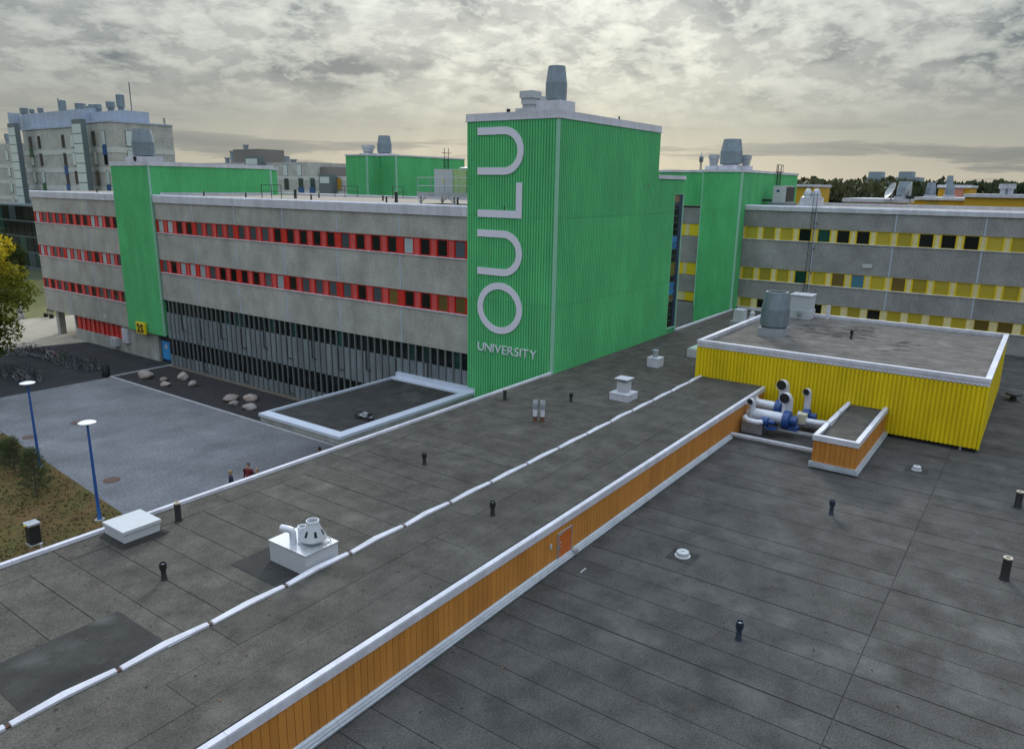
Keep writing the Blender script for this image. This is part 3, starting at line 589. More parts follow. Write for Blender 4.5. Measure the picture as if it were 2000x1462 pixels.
# ---------------------------------------------------------------- roof fans
def roof_fan(name, label, c, r, hd, bw, bh, group='large round roof fans', m=GALVD, cap=0.5, z=None):
    """base box, drum widening to a shoulder and a tapered throat, mouth closed by a black disc for its inner shade"""
    x, y, z = c; t = thing(name, label, 'roof fan', c, group)
    MB().box(x-bw/2, x+bw/2, y-bw/2, y+bw/2, z, z+bh).build('base_box', WHITE if z > 15 else GALV, t)
    MB().lathe(x, y, [(r*.72, z+bh), (r*.72, z+bh+.06)], 20).build('neck', GALV, t)
    z1 = z+bh+.06; MB().lathe(x, y, [(r*.93, z1), (r*1.0, z1+.04), (r*1.02, z1+hd*cap), (r*1.02, z1+hd*cap+.02)], 24).build('drum', m, t, True)
    MB().lathe(x, y, [(r*1.0, z1+hd*cap+.02), (r*.80, z1+hd), (r*.70, z1+hd), (r*.70, z1+hd-.25)], 24, False).build('throat', m, t, True)
    MB().lathe(x, y, [(r*.72, z1+hd-.26), (r*.72, z1+hd-.24)], 20).build('dark_mouth', DARK, t); return t
def box_vent(name, label, c, bw, bh, vw, vh, group='box vents on the roofs', m=OFFW, rim=.05):
    x, y, z = c; t = thing(name, label, 'roof vent', c, group)
    MB().box(x-bw/2, x+bw/2, y-bw/2, y+bw/2, z, z+bh).build('base_box', WHITE, t); MB().box(x-vw*.36, x+vw*.36, y-vw*.36, y+vw*.36, z+bh, z+bh+vh*.25).build('neck', GALV, t)
    zz = z+bh+vh*.25; MB().prism([(x-vw*.42, y-vw*.42), (x+vw*.42, y-vw*.42), (x+vw*.42, y+vw*.42), (x-vw*.42, y+vw*.42)], 'z', zz, zz+vh*.35).build('lower_case', m, t)
    MB().box(x-vw/2, x+vw/2, y-vw/2, y+vw/2, zz+vh*.35+.002, zz+vh*.75).build('case', m, t)
    MB().box(x-vw/2+rim, x+vw/2-rim, y-vw/2+rim, y+vw/2-rim, zz+vh*.75, zz+vh*.75+.02).build('lid', GALV, t); return t
p = P(1083, 196, x=36.0); roof_fan('roof_fan', 'big grey round fan on the white box atop the OULU tower', (36.6, p.y*36.6/36-.1, 19.2), .58, 1.75, 1.55, .95, m=GALVD)
p = P(1036, 200, x=37.2); box_vent('box_vent', 'square white box vent next to the round fan atop the OULU tower', (37.6, p.y*37.6/37.2, 19.2), 1.25, .75, .92, .95)
p = P(1054, 200, x=40); box_vent('box_vent', 'small box vent half hidden behind the fans atop the OULU tower', (40, p.y, 19.2), .9, .8, .6, .9)
def cap_vent(label, c, hgt=.62, r=.085, m=BLK, group='capped vent pipes on the roofs', cat='vent pipe'):
    x, y, z = c; t = thing('vent_pipe', label, cat, c, group)
    MB().lathe(x, y, [(r*1.35, z), (r*1.15, z+.05), (r, z+.08), (r, z+hgt*.62)], 14).build('pipe', m, t, True)
    MB().lathe(x, y, [(r*1.05, z+hgt*.58), (r*1.4, z+hgt*.66), (r*1.42, z+hgt), (r*1.2, z+hgt), (r*1.2, z+hgt*.86)], 14, False).build('cap', m, t, True)
    MB().lathe(x, y, [(r*.5, z+hgt*.85), (r*1.19, z+hgt*.87), (r*.4, z+hgt*.93)], 12).build('cap_insert', GALV, t); return t
def straight_pipe(label, c, hgt, r, m=BLK, group='plain dark vent pipes'):
    x, y, z = c; t = thing('vent_pipe', label, 'vent pipe', c, group); MB().lathe(x, y, [(r*1.25, z), (r*1.02, z+.08), (r, z+hgt)], 14, False).build('sleeve', m, t, True)
    MB().lathe(x, y, [(r*1.05, z+hgt-.04), (r*1.05, z+hgt), (r*.55, z+hgt), (r*.55, z+hgt-.1)], 14, False).build('rim', mat('pipe_rim', (.42, .38, .30), .6), t, True); MB().lathe(x, y, [(r*.56, z+hgt-.12), (r*.56, z+hgt-.09)], 12).build('dark_mouth', DARK, t); return t
p = P(993, 215, x=37); cap_vent('tiny capped pipe on the left of the OULU tower roof', (37, p.y, 19.2), .75, .08)
p = P(1209, 238, y=22.6); straight_pipe('tiny straight pipe on the long parapet side of the OULU tower roof', (p.x, 22.6, 19.15), .65, .05)
for px, py, z, hh, lb in [(321, 1131, ZR, .48, 'black capped vent pipe near the large dark felt patch'), (829, 907, ZR, .46, 'black capped vent pipe standing alone midway on the upper felt roof'), (1115, 784, ZR, .42, 'small black capped vent pipe between the twin flues and the white box vent'),
                          (962, 1006, ZM, .47, 'black capped vent pipe on the raised middle felt strip'), (1623, 1004, ZL, .56, 'capped vent pipe on the lower roof near the ochre box'), (1442, 1249, ZL, .55, 'blue-black capped vent pipe in the open middle of the lower roof'), (1662, 662, 7.5, .5, 'short black vent pipe on the plant house roof')]:
    p = P(px, py, z=z); cap_vent(lb, (p.x, p.y, z), hh, .066 if z != ZL else .072, BLK if z != ZL else mat('navy_pipe', (.02, .03, .05), .5))
for px, py, z, hh, r, lb in [(349, 1017, ZR, .62, .095, 'straight dark pipe by the white edge flashing near the white hatch'), (986, 781, ZR, .55, .085, 'brown-black pipe by the edge flashing below the UNIVERSITY letters'), (1961, 1131, ZL, .74, .125, 'stout dark pipe with pale rim on the lower roof, the nearer of two'), (1987, 991, ZL, .66, .12, 'stout dark pipe on the lower roof toward the yellow plant house')]:
    p = P(px, py, z=z); straight_pipe(lb, (p.x, p.y, z), hh, r)
p = P(1616, 622, z=7.5); t = straight_pipe('white straight pipe on the plant house roof', (p.x, p.y, 7.5), .85, .12, WHITE)
for px, py, lb in [(1045, 823, 'rust-footed twin flue on the felt roof, the one toward the tower wall'), (1059, 824, 'rust-footed twin flue on the felt roof, the one toward the ridge caps')]:
    p = P(px, py, z=ZR); t = thing('flue', lb, 'flue', (p.x, p.y, ZR), 'twin flues'); r = .10; q_ = .8
    MB().lathe(p.x, p.y, [(r*1.1, ZR), (r, ZR+0.0400), (r, ZR+0.2640)], 14).build('rusty_foot', RUST, t, True); MB().lathe(p.x, p.y, [(r*1.01, ZR+0.2648), (r*1.01, ZR+0.6000)], 14).build('pipe', WHITE, t, True)
    MB().lathe(p.x, p.y, [(r*1.1, ZR+0.6008), (r*1.25, ZR+0.6400), (r*1.32, ZR+0.8400), (r*1.3, ZR+0.8800), (r*1.0, ZR+1.0000), (r*.8, ZR+1.0000), (r*.8, ZR+0.8800)], 14, False).build('cowl', GALV, t, True)
for px, py, lb in [(1333, 1086, 'white round roof drain cap beside a dark felt patch on the lower roof'), (1790, 918, 'small pale roof drain cap on the lower roof near the yellow wall')]:
    p = P(px, py, z=ZL); t = thing('roof_drain', lb, 'roof drain', (p.x, p.y, ZL), 'roof drains'); q = .2 if px < 1500 else .16
    MB().box(p.x-.42, p.x+.42, p.y-.42, p.y+.42, ZL, ZL+.014).build('felt_collar', PATCH, t); MB().lathe(p.x, p.y, [(q*1.25, ZL+.015), (q*1.25, ZL+.05), (q, ZL+.06), (q, ZL+.17), (q*.8, ZL+.2)], 16).build('cap', OFFW, t, True); MB().lathe(p.x, p.y, [(q*.3, ZL+.2), (q*.3, ZL+.225)], 10).build('knob', GALV, t)
p = P(1134, 1118, z=ZL); tag(MB().box(p.x-.02, p.x+.30, p.y-.02, p.y+.012, ZL+.006, ZL+.03).build('white_batten', OFFW), 'loose white stick lying on the lower roof by the hatch door', 'stick')
for i, (a, b, c, e) in enumerate([(1.0, 725, 1066, 765), ]):
    p = P(b, 1059, z=ZM+.006); tag(MB().box(p.x, p.x+.75, p.y-.01, p.y+.02, ZM+.006, ZM+.02).build('white_batten', OFFW), 'loose white strip lying by the ridge caps near the exhaust box', 'stick')
p = P(345, 1255, z=ZM+.006); tag(MB().box(p.x-.2, p.x+.35, p.y-.01, p.y+.012, ZM+.006, ZM+.018).build('white_batten', OFFW), 'thin white strip lying by the ridge caps near the dark felt patch', 'stick')
# white hatch
t = thing('roof_hatch', 'white metal roof hatch on a dark felt kerb by the edge flashing', 'hatch', (9.85, 20.5, ZR))
MB().add([(9.18, 19.96, ZR), (10.5, 19.96, ZR), (10.5, 21.32, ZR), (9.18, 21.32, ZR), (9.32, 20.06, ZR+.14), (10.36, 20.06, ZR+.14), (10.36, 21.2, ZR+.14), (9.32, 21.2, ZR+.14)], [(0, 1, 5, 4), (1, 2, 6, 5), (2, 3, 7, 6), (3, 0, 4, 7), (4, 5, 6, 7)]).build('felt_kerb', PATCH, t)
box('curb', OFFW, t, 9.30, 10.36, 20.07, 21.16, ZR+.141, ZR+.40); box('lid', OFFW, t, 9.27, 10.40, 20.03, 21.20, ZR+.402, ZR+.50)
# exhaust box with cone
ex0, ex1, ey0, ey1, ez = 11.34, 12.42, 14.68, 16.22, 6.12
t = thing('exhaust_box', 'square white exhaust box with grey cone outlet and elbow pipe by the ridge', 'roof fan', (11.9, 15.4, ZR))
box('box', OFFW, t, ex0, ex1, ey0, ey1, ZR, ez); box('lid', mat('bright_lid', (.62, .64, .66), .25, .6), t, ex0-.02, ex1+.02, ey0-.02, ey1+.02, ez+.001, ez+.025)
cx, cy = 11.95, 15.10; box('cone_plate', GALV, t, cx-.3, cx+.3, cy-.3, cy+.3, ez+.027, ez+.06)
o = MB().lathe(cx, cy, [(.18, ez+.06), (.20, ez+.12), (.36, ez+.18), (.36, ez+.21), (.175, ez+.56), (.175, ez+.70), (.15, ez+.70), (.15, ez+.5)], 22, False).build('cone', PVC, t, True)
MB().lathe(cx, cy, [(.15, ez+.5), (.15, ez+.52)], 14).build('dark_mouth', DARK, o)
for a in (3.3, 4.25, 5.2):
    vs = []
    for (rr, zz) in ((.300, .31), (.228, .455)):
        for da in (-.13, .13): vs.append((cx+(rr+.012)*math.cos(a+da), cy+(rr+.012)*math.sin(a+da), ez+zz))
    MB().add(vs, [(0, 1, 3, 2)]).build('slot', DARK, o)
MB().tube([(11.62, 15.55, ez+.02), (11.62, 15.55, ez+.32), (11.60, 15.58, ez+.40), (11.55, 15.66, ez+.43), (11.5, 15.86, ez+.43)], .095, 12).build('elbow_pipe', PVC, t, True)
MB().lathe(12.0, 15.62, [(.13, ez+.03), (.13, ez+.36), (.10, ez+.36), (.10, ez+.2)], 16, False).build('round_outlet', PVC, t, True); MB().lathe(12.0, 15.62, [(.1, ez+.2), (.1, ez+.22)], 12).build('dark_mouth', DARK, t)
MB().tube([(12.1, 14.85, ez+.2), (12.25, 14.8, ez+.15), (12.3, 14.8, ez+.03)], .012, 6).build('cable', BLK, t)
# box vents on the felt roof
def mushroom_box(label, c, bw, bh, vw, vh):
    x, y, z = c; t = thing('box_vent', label, 'roof vent', c, 'box vents on the roofs'); box('base_box', WHITE, t, x-bw/2, x+bw/2, y-bw/2, y+bw/2, z, z+bh); box('base_lid', WHITE, t, x-bw/2-.02, x+bw/2+.02, y-bw/2-.02, y+bw/2+.02, z+bh+.001, z+bh+.03)
    box('neck', OFFW, t, x-vw*.36, x+vw*.36, y-vw*.36, y+vw*.36, z+bh+.031, z+bh+.16); box('case', OFFW, t, x-vw*.42, x+vw*.42, y-vw*.42, y+vw*.42, z+bh+.161, z+bh+vh*.68)
    for sx in (-1, 1):
        for sy in (-1, 1): box('post', GALV, t, x+sx*vw*.36-.015, x+sx*vw*.36+.015, y+sy*vw*.36-.015, y+sy*vw*.36+.015, z+bh+vh*.68, z+bh+vh*.86)
    box('rain_lid', WHITE, t, x-vw*.58, x+vw*.58, y-vw*.58, y+vw*.58, z+bh+vh*.861, z+bh+vh*.91)
mushroom_box('white box vent with square rain lid beside the ridge caps', (32.0, 16.1, ZR), 1.02, .32, .62, .82)
t = thing('box_vent', 'white cube base with short round pipe in front of the long green wall', 'roof vent', (39.3, 17.85, ZR), 'box vents on the roofs'); box('base_box', WHITE, t, 38.95, 39.7, 17.5, 18.2, ZR, ZR+.52); box('lid', WHITE, t, 38.93, 39.72, 17.48, 18.22, ZR+.521, ZR+.55)
MB().lathe(39.3, 17.85, [(.16, ZR+.551), (.16, ZR+.82), (.19, ZR+.84), (.19, ZR+.98)], 14).build('pipe', GALV, t, True)
t = thing('skylight', 'low white skylight box beside the yellow plant house corner', 'skylight', (43.6, 16.4, ZR)); box('curb', WHITE, t, 42.9, 44.3, 15.4, 17.4, ZR, ZR+.5); box('glazing', SKYGL, t, 42.95, 44.25, 15.45, 17.35, ZR+.501, ZR+.56)
t = thing('fan_unit', 'grey boxy fan unit with small cowls behind the plant house corner', 'roof fan', (55, 18.3, ZR)); box('base_box', GALV, t, 54.4, 55.7, 17.6, 18.9, ZR, ZR+.5); box('case', OFFW, t, 54.7, 55.5, 18.0, 18.75, ZR+.5, ZR+1.35); MB().lathe(55.9, 17.7, [(.3, ZR+.02), (.3, ZR+.5), (.15, ZR+.9), (.2, ZR+1.0), (.1, ZR+1.2)], 14).build('cowl', OFFW, t, True); box('low_box', WHITE, t, 53.9, 54.9, 17.0, 17.9, ZR, ZR+.42)
p = P(1507, 657, z=7.5); roof_fan('roof_fan', 'big blue-grey round fan on the yellow plant house', (p.x+.45, p.y+.05, 7.5), .78, 1.95, 1.35, .5)
p = P(1562, 622, z=7.5); t = thing('fan_unit', 'white square twin-outlet fan box on the yellow plant house', 'roof fan', (p.x+.3, p.y, 7.5)); x, y = p.x+.5, p.y+.05
box('base_box', OFFW, t, x-.68, x+.68, y-.68, y+.68, 7.5, 8.05); box('case', OFFW, t, x-.62, x+.62, y-.62, y+.62, 8.051, 9.0); box('motor', GALV, t, x-.85, x-.66, y-.2, y+.1, 7.8, 8.05)
box('rim', WHITE, t, x-.68, x+.68, y-.68, y+.68, 9.001, 9.05); box('outlet', GALV, t, x-.55, x+.55, y-.55, y-.06, 9.051, 9.06); box('outlet', GALV, t, x-.55, x+.55, y+.06, y+.55, 9.051, 9.06)
p = P(1978, 782, z=ZL); t = thing('vent_pipe', 'low dark mushroom vent beside the right wall of the plant house', 'vent pipe', (p.x, p.y, ZL)); MB().lathe(p.x, p.y, [(.15, ZL), (.15, ZL+.3), (.42, ZL+.34), (.4, ZL+.44), (.1, ZL+.52)], 16).build('mushroom_cap', BLK, t, True)
# ================================================================== RED-WINDOW WING
fxp = 34.10
W = thing('red_window_wing', 'grey concrete-panelled wing with red window bands and white fascia', 'building', (41, 56, 0))
box('core', DARK, W, fxp+.22, 48, 27.6, 83.9, 5.75, 14.195); box('core', DARK, W, 34.75, 48, 27.6, 61.2, 0, 5.749); box('core', CONCB, W, 35.2, 48, 61.25, 78.4, 0, 5.749)
box('roof', GRAVROOF, W, fxp+.2, 47.7, 27.62, 84.0, 14.201, 14.44)
bays = [27.62, 33.16, 38.9, 44.55, 50.25, 55.75, 61.28]
lb_ = [67.3, 72.8, 78.4, 84.0]
def pick(tbl):
    r = random.random(); c = 0
    for m_, p_ in tbl:
        c += p_
        if r < c: return m_
    return tbl[-1][0]
def panel_rows(parent, x, bays, rows, m, jw=.10):
    for i in range(len(bays)-1):
        a, b = bays[i], bays[i+1]
        for z0, z1 in rows:
            cbox('concrete_panel', m, parent, x, x+.2, a+.03, b-.03, z0, z1); cbox('joint_strip', JOINT, parent, x-.012, x+.1, b-.05, b+.05, z0+.01, z1-.01) if i < len(bays)-2 else None
PC = {'D': GL_D, 'G': GL_G, 'L': GL_L, 'Y': GL_Y, 'O': GL_O, 'T': GL_T, 'B': mat('glass_blue_curtain', (.05, .16, .24), .15)}
def code(seq, k, tbl):
    return PC[seq[k]] if 0 <= k < len(seq) else pick(tbl)
def red_band(parent, x, bays, z0, z1, tbl, seq=''):
    nw = (len(bays)-1)*4
    for i in range(len(bays)-1):
        a, b = bays[i], bays[i+1]; pitch = (b-a)/4
        for j in range(4):
            y0 = a+j*pitch; ww = .80
            yc = y0+pitch/2
            wn = cbox('window', RED, parent, x+.10, x+.16, yc-ww/2, yc+ww/2, z0+.02, z1-.02)
            cbox('window_pane', code(seq, nw-1-(i*4+j), tbl), wn, x+.085, x+.098, yc-ww/2+.05, yc+ww/2-.05, z0+.09, z1-.08)
            cbox('jamb', RED, parent, x+.03, x+.16, yc+ww/2+.003, yc+ww/2+.075, z0+.02, z1-.02); cbox('jamb', RED, parent, x+.03, x+.16, yc-ww/2-.075, yc-ww/2-.003, z0+.02, z1-.02)
            if j < 3: cbox('infill_board', REDP, parent, x+.06, x+.16, yc+ww/2+.08, yc+pitch-ww/2-.08, z0+.02, z1-.02)
        cbox('joint_post', RED, parent, x+.05, x+.16, a+.001, a+pitch/2-ww/2-.08, z0+.02, z1-.02); cbox('joint_post', RED, parent, x+.05, x+.16, b-pitch/2+ww/2+.08, b-.001, z0+.02, z1-.02)
        cbox('head_trim', RED, parent, x+.02, x+.17, a+.01, b-.01, z1-.018, z1+.03)
        cbox('sill', WHITE, parent, x-.06, x+.17, a+.006, b-.006, z0-.03, z0+.018)
rt = [(GL_D, .52), (GL_G, .30), (GL_L, .18)]
panel_rows(W, fxp, bays, [(12.48, 13.9), (9.16, 11.38), (5.75, 8.07)], CONC)
panel_rows(W, fxp, lb_, [(12.46, 13.9), (9.16, 11.36), (5.82, 8.07), (2.58, 4.78)], CONC)
red_band(W, fxp, bays, 11.40, 12.47, rt, 'LLDDGGGGGGGDDDDDGDDDLDDG'); red_band(W, fxp, bays, 8.09, 9.15, rt, 'GDLLLGDDDDGLDGGGGDGODDOO')
red_band(W, fxp, lb_, 11.40, 12.47, rt, 'LGGGGDDDLLDD'); red_band(W, fxp, lb_, 8.09, 9.15, rt, 'LLGGLLLGDLLG'); red_band(W, fxp, lb_, 4.80, 5.81, rt, 'GDGGDDGDGGDD')
box('core', DARK, W, fxp+.22, 36, 67.3, 83.9, 2.6, 5.74); box('soffit', CONCB, W, fxp+.02, 48, 67.3, 83.98, 2.52, 2.575)
for a, b in zip([27.62]+[27.62+5*i for i in range(1, 7)]+[67.3, 72.8, 78.4], [27.62+5*i for i in range(1, 7)]+[61.2, 72.8, 78.4, 84.1]):
    MB().prism([(fxp-.10, 13.86), (fxp-.12, 14.42), (fxp-.02, 14.50), (fxp+.35, 14.46), (fxp+.4, 14.2), (fxp+.0, 13.9), (fxp-.0, 13.86)], 'y', a+.003, b-.003).build('fascia', WHITE, W)
box('end_wall', CONC, W, fxp+.21, 48, 83.91, 84.05, 2.55, 13.9); MB().box(fxp+.4, 47.9, 83.9, 84.1, 13.92, 14.46).build('fascia', WHITE, W)
for i in range(12): a = 28+i*4.65; cbox('far_parapet', WHITE, W, 47.7, 47.95, a, a+4.63, 14.05, 14.60)
pl = MB().tube([(47.3, 28, 14.58), (47.3, 61, 14.58)], .06, 8).build('roof_pipe', WHITE, W)
# ground-floor folded glazing between the tower and the green column
gy0, gy1 = 27.66, 61.2; n = 54; pt = (gy1-gy0)/n; gx_ = 34.22
fold = MB().add([(0, 0, 0), (0, pt-.02, 0), (-.13, pt*.62, 0), (0, 0, 1), (0, pt-.02, 1), (-.13, pt*.62, 1)], [(0, 1, 2), (3, 5, 4), (0, 2, 5, 3), (2, 1, 4, 5), (0, 3, 4, 1)]).mesh('folded_panel', SPAN)
fp = {}
for i in range(n):
    y0 = gy0+i*pt
    for zz0, zz1 in ((2.42, 4.66), (0.05, .95)):
        o = inst(fold, 'folded_panel', W, Vector((gx_, y0+.01, zz0))-wloc(W)); o.scale = (1, 1, zz1-zz0)
    tb = [(GL_D, .72), (GL_T, .14), (GL_O, .14)] if i < 22 else [(GL_D, .85), (GL_T, .15)]
    cbox('window_pane', pick(tb), W, gx_+.02, gx_+.04, y0+.05, y0+pt-.05, 4.68, 5.73); cbox('window_pane', GL_D, W, gx_+.02, gx_+.04, y0+.05, y0+pt-.05, .97, 2.40)
    cbox('mullion', FIN, W, gx_-.10, gx_+.05, y0-.05, y0+.05, .03, 5.74)
for i in range(1, 13):
    yb = gy0+i*5.56/2*1.0+.5
    if yb > gy1-.5: break
    for za, zb in (((3.4, 5.6), (1.0, 2.1)) if i % 2 else ((3.0, 4.6), (.3, 1.5))):
        MB().box(gx_-.17, gx_-.12, yb-.03, yb+.03, za, zb).box(gx_-.17, gx_-.12, yb-.45, yb-.03, za, za+.05).build('downpipe', BLK, W)
# ground floor of the overhanging end: plinth, red shutters, column, AC unit
box('plinth_wall', CONCB, W, 34.30, 35.15, 69.22, 78.4, 0, 1.15); box('plinth_wall', CONCB, W, 34.30, 48, 78.41, 78.55, 0, 2.5); box('plinth_wall', CONCB, W, 34.25, 34.9, 63.1, 69.2, 0, 2.52)
for i in range(10): y0 = 69.25+i*.9; cbox('red_shutter', RED if i % 2 else REDP, W, 34.40, 34.50, y0+.02, y0+.88, 1.16, 2.5); cbox('mullion', RED, W, 34.30, 34.42, y0-.03, y0+.03, 1.16, 2.5)
box('grey_cabinet', WHITE, W, 34.07, 34.248, 68.0, 69.0, 1.0, 2.3)
p = P(117, 662, z=0); box('pillar', CONCB, W, 34.5, 35.1, 82.5, 83.1, 0, 2.52); box('wall_vent', OFFW, W, fxp-.03, fxp-.002, 71.6, 72.0, 2.95, 3.3)
t = thing('ac_unit', 'white air conditioner on the plinth below red shutters', 'ac unit', (34.1, 70.5, .45)); box('case', OFFW, t, 33.92, 34.298, 70.0, 71.1, .45, 1.25); MB().torus((33.91, 70.4, .85), (1, 0, 0), .25, .02, 18, 5).build('fan_grille', GALV, t); box('bracket', BLK, t, 33.98, 34.298, 70.2, 70.26, .38, .448)
# green column with penthouse fin and doorway
GC = thing('green_column', 'green clad stair column rising through the red-window wing', 'building', (40, 64, 0))
cy0, cy1, cz1, cxf = 61.30, 67.25, 16.80, 33.95; cxe = P(527, 340, y=cy0).x; cxq = P(541, 345, y=cy0+.6).x
box('core', GREEN, GC, cxf+.05, cxe+.3, cy0+.05, cy1-.05, 2.6, cz1)
for z0, z1 in ((2.55, 9.2), (9.2, 13.9), (13.9, cz1)): MB().corr('x', cxf, cy0+.1, cy1, z0+.005, z1-.005, .19, .065, -1).build('cladding_sheet', GREEN, GC)
MB().corr('y', cy0, cxf+.1, cxe, 14.0, cz1, .17, .04, -1).build('cladding_sheet', GREEN, GC); MB().corr('y', cy0+.6, cxe+.2, cxq, 14.0, cz1-.05, .17, .04, -1).build('cladding_sheet', GREEN, GC)
box('core', GREEN, GC, cxe+.301, cxq, cy0+.7, cy1-.1, 14.1, cz1-.04); box('corner_trim', GTRIM, GC, cxe-.1, cxe+.18, cy0-.06, cy0+.6, 14.0, cz1)
box('corner_trim', GTRIM, GC, cxf-.04, cxf+.11, cy0-.05, cy0+.1, 2.55, cz1)
ring('parapet', WHITE, GC, cxf-.1, cxe+.4, cy0-.1, cy1+.1, cz1, cz1+.34, .25); box('parapet', WHITE, GC, cxe+.41, cxq+.1, cy0+.5, cy1, cz1-.05, cz1+.2); box('roof', FELT, GC, cxf+.1, cxe+.2, cy0+.1, cy1-.1, cz1+.001, cz1+.15)
box('base_flashing', WHITE, GC, 34.7, cxe, cy0-.13, cy0-.07, 14.43, 14.66)
d = box('entrance_door', mat('navy_door_frame', (.01, .03, .09), .4), GC, 34.45, 34.55, 61.42, 63.0, .02, 2.0); box('poster_glass', mat('blue_door_film', (.05, .28, .62), .25, 0, .12, 1.5), d, 34.43, 34.449, 61.62, 62.85, .3, 1.93); box('transom', BLK, GC, 34.45, 34.56, 61.42, 63.0, 2.002, 2.53)
MB().add([(34.428, 62.0, 1.3), (34.428, 62.35, 1.25), (34.428, 62.4, 1.5), (34.428, 62.2, 1.75), (34.428, 62.05, 1.6)], [(0, 1, 2, 3, 4)]).build('poster_print', OFFW, d)
box('door_jamb', OFFW, GC, 34.38, 34.56, 61.28, 61.418, 0, 2.53)
sg = thing('entrance_sign', 'yellow box sign reading 2S above the blue entrance door', 'sign', (33.6, 65.6, 2.9)); p = P(277, 640, x=33.7)
box('sign_box', SIGNY, sg, 33.55, 33.75, p.y-.72, p.y+.72, p.z-.50, p.z+.50)
u = 0; gl = []
for ch in '2S': o, wd = text_part(ch, SIGNK, sg, 1.0, .03, lambda a, b, d_: (d_, a, b), .03); gl.append((o, u, wd)); u += wd+.1
for o, uu, wd in gl:
    off = wloc(sg)
    for v in o.data.vertices: q = v.co+off; v.co = Vector((33.53-q.x, p.y+(u-.1)/2-(uu+q.y), p.z-.35+q.z))-off
    o.data.update()
MB().tube([(33.7, p.y-.5, p.z-.5), (34.0, p.y-.5, p.z-.7)], .03, 6).build('bracket', BLK, sg)
p = P(281, 296, x=36.5); roof_fan('roof_fan', 'grey round fan atop the green column of the red-window wing', (36.5, p.y, cz1+.1), .92, 2.25, 2.2, .75)
cap_vent('small dark vent beside the round fan on the green column', (35.0, P(264, 316, x=35).y, cz1+.1), .7, .09)
# roof edge details on the red wing
def rail(label, pts, hgt, n=2, m=BLK, r=.025):
    t = thing('guard_rail', label, 'railing', pts[0], 'roof guard rails')
    for q in range(n): MB().tube([(a, b, c+hgt*(1-q*.45)) for a, b, c in pts], r, 6).build('rail', m, t)
    for a, b, c in pts: MB().tube([(a, b, c), (a, b, c+hgt)], r, 6).build('post', m, t)
    return t
rail('black guard rail beside the end of the green column penthouse', [tuple(P(512, 388, z=14.45))[:2]+(14.44,), tuple(P(531, 388.5, z=14.45))[:2]+(14.44,), tuple(P(550, 389, z=14.45))[:2]+(14.44,)], 1.0)
rail('small black guard rail near the far parapet of the red-window wing', [(46.0, 52.5, 14.44), (46.0, 51.2, 14.44), (46.0, 49.6, 14.44)], .95)
rail('small black guard rail toward the middle green penthouse', [(46.6, 46.0, 14.44), (46.6, 44.8, 14.44)], .95)
for i, (px, py, x) in enumerate([(577, 385, 38), (608, 390, 36.2), (623, 382, 42), (748, 388, 39.5), (755, 398, 36), (774, 392, 37), (894, 402, 37.5), (398, 378, 36.4), (480, 380, 36.4), (190, 378, 36)]):
    p = P(px, py, x=x); straight_pipe(['thick black pipe on the gravel roof near the long white pipe', 'thin pipe near the fascia of the gravel roof', 'thin dark pipe close to the far parapet', 'dark pipe in front of the middle green penthouse', 'short pipe beside the fascia in front of the middle green penthouse', 'thick black pipe in front of the middle green penthouse', 'dark pipe under the air-handling platform', 'thin pipe at the foot of the green column penthouse', 'thin pipe near the end of the green column penthouse', 'thin pipe behind the fascia at the far end of the wing'][i], (p.x, p.y, 14.44), .42+.3*(i in (0, 5)), .06+.05*(i in (0, 5)), group='thin pipes on the gravel roof')
# air-handling unit on steel platform
ax0, ax1, az = 36.2, 38.6, 15.0; ya, yb = P(815, 380, x=36.2).y, 27.8
t = thing('unit_platform', 'galvanised steel platform with railings and legs on the gravel roof', 'platform', (37, 30, 14.44))
MB().box(ax0, ax1, yb, ya, az-.12, az).build('deck', GALVD, t); MB().box(ax0-.03, ax0, yb, ya, az-.14, az+.16).build('toe_board', GALV, t)
for y in (ya-.2, (ya+yb)/2-.1, yb+.3):
    for x in (ax0+.1, ax1-.2): MB().box(x-.05, x+.05, y-.05, y+.05, 14.44, az-.121).build('leg', GALV, t); MB().tube([(x, y, az-.5), (x, y-.45, az-.13)], .03, 6).build('brace', GALV, t); MB().tube([(x, y, az-.5), (x, y+.45, az-.13)], .03, 6).build('brace', GALV, t)
for k in range(6): y = yb+.05+(ya-yb-.1)*k/5; MB().tube([(ax0, y, az), (ax0, y, az+1.05)], .025, 6).build('post', GALV, t)
for hh in (1.05, .55): MB().tube([(ax0, yb+.05, az+hh), (ax0, ya-.05, az+hh), (ax1, ya-.05, az+hh)], .025, 6).build('rail', GALV, t)
u0, u1, u2 = P(848, 340, x=36.9).y, P(884, 340, x=36.9).y, P(910, 340, x=36.9).y
t = thing('air_unit', 'white and pale green air-handling cabinet on the steel platform', 'ac unit', (37.5, 29.5, az)); box('white_section', OFFW, t, 36.9, 38.3, u1, u0, az+.002, az+1.58); box('green_section', LGREEN, t, 36.95, 38.3, u2, u1-.003, az+.002, az+1.55); box('dark_grille', BLK, t, 37.0, 38.3, u2-.4, u2-.003, az+.002, az+1.5)
box('warning_label', SIGNY, t, 36.88, 36.898, (u0+u1)/2-.05, (u0+u1)/2+.05, az+.75, az+.88); box('warning_label', SIGNY, t, 36.93, 36.948, (u2+u1)/2-.04, (u2+u1)/2+.04, az+.95, az+1.08)
MB().lathe(37.6, (u2+u1)/2, [(.45, az+1.56), (.45, az+1.66), (.3, az+1.7)], 16).build('top_fan', GALV, t, True)
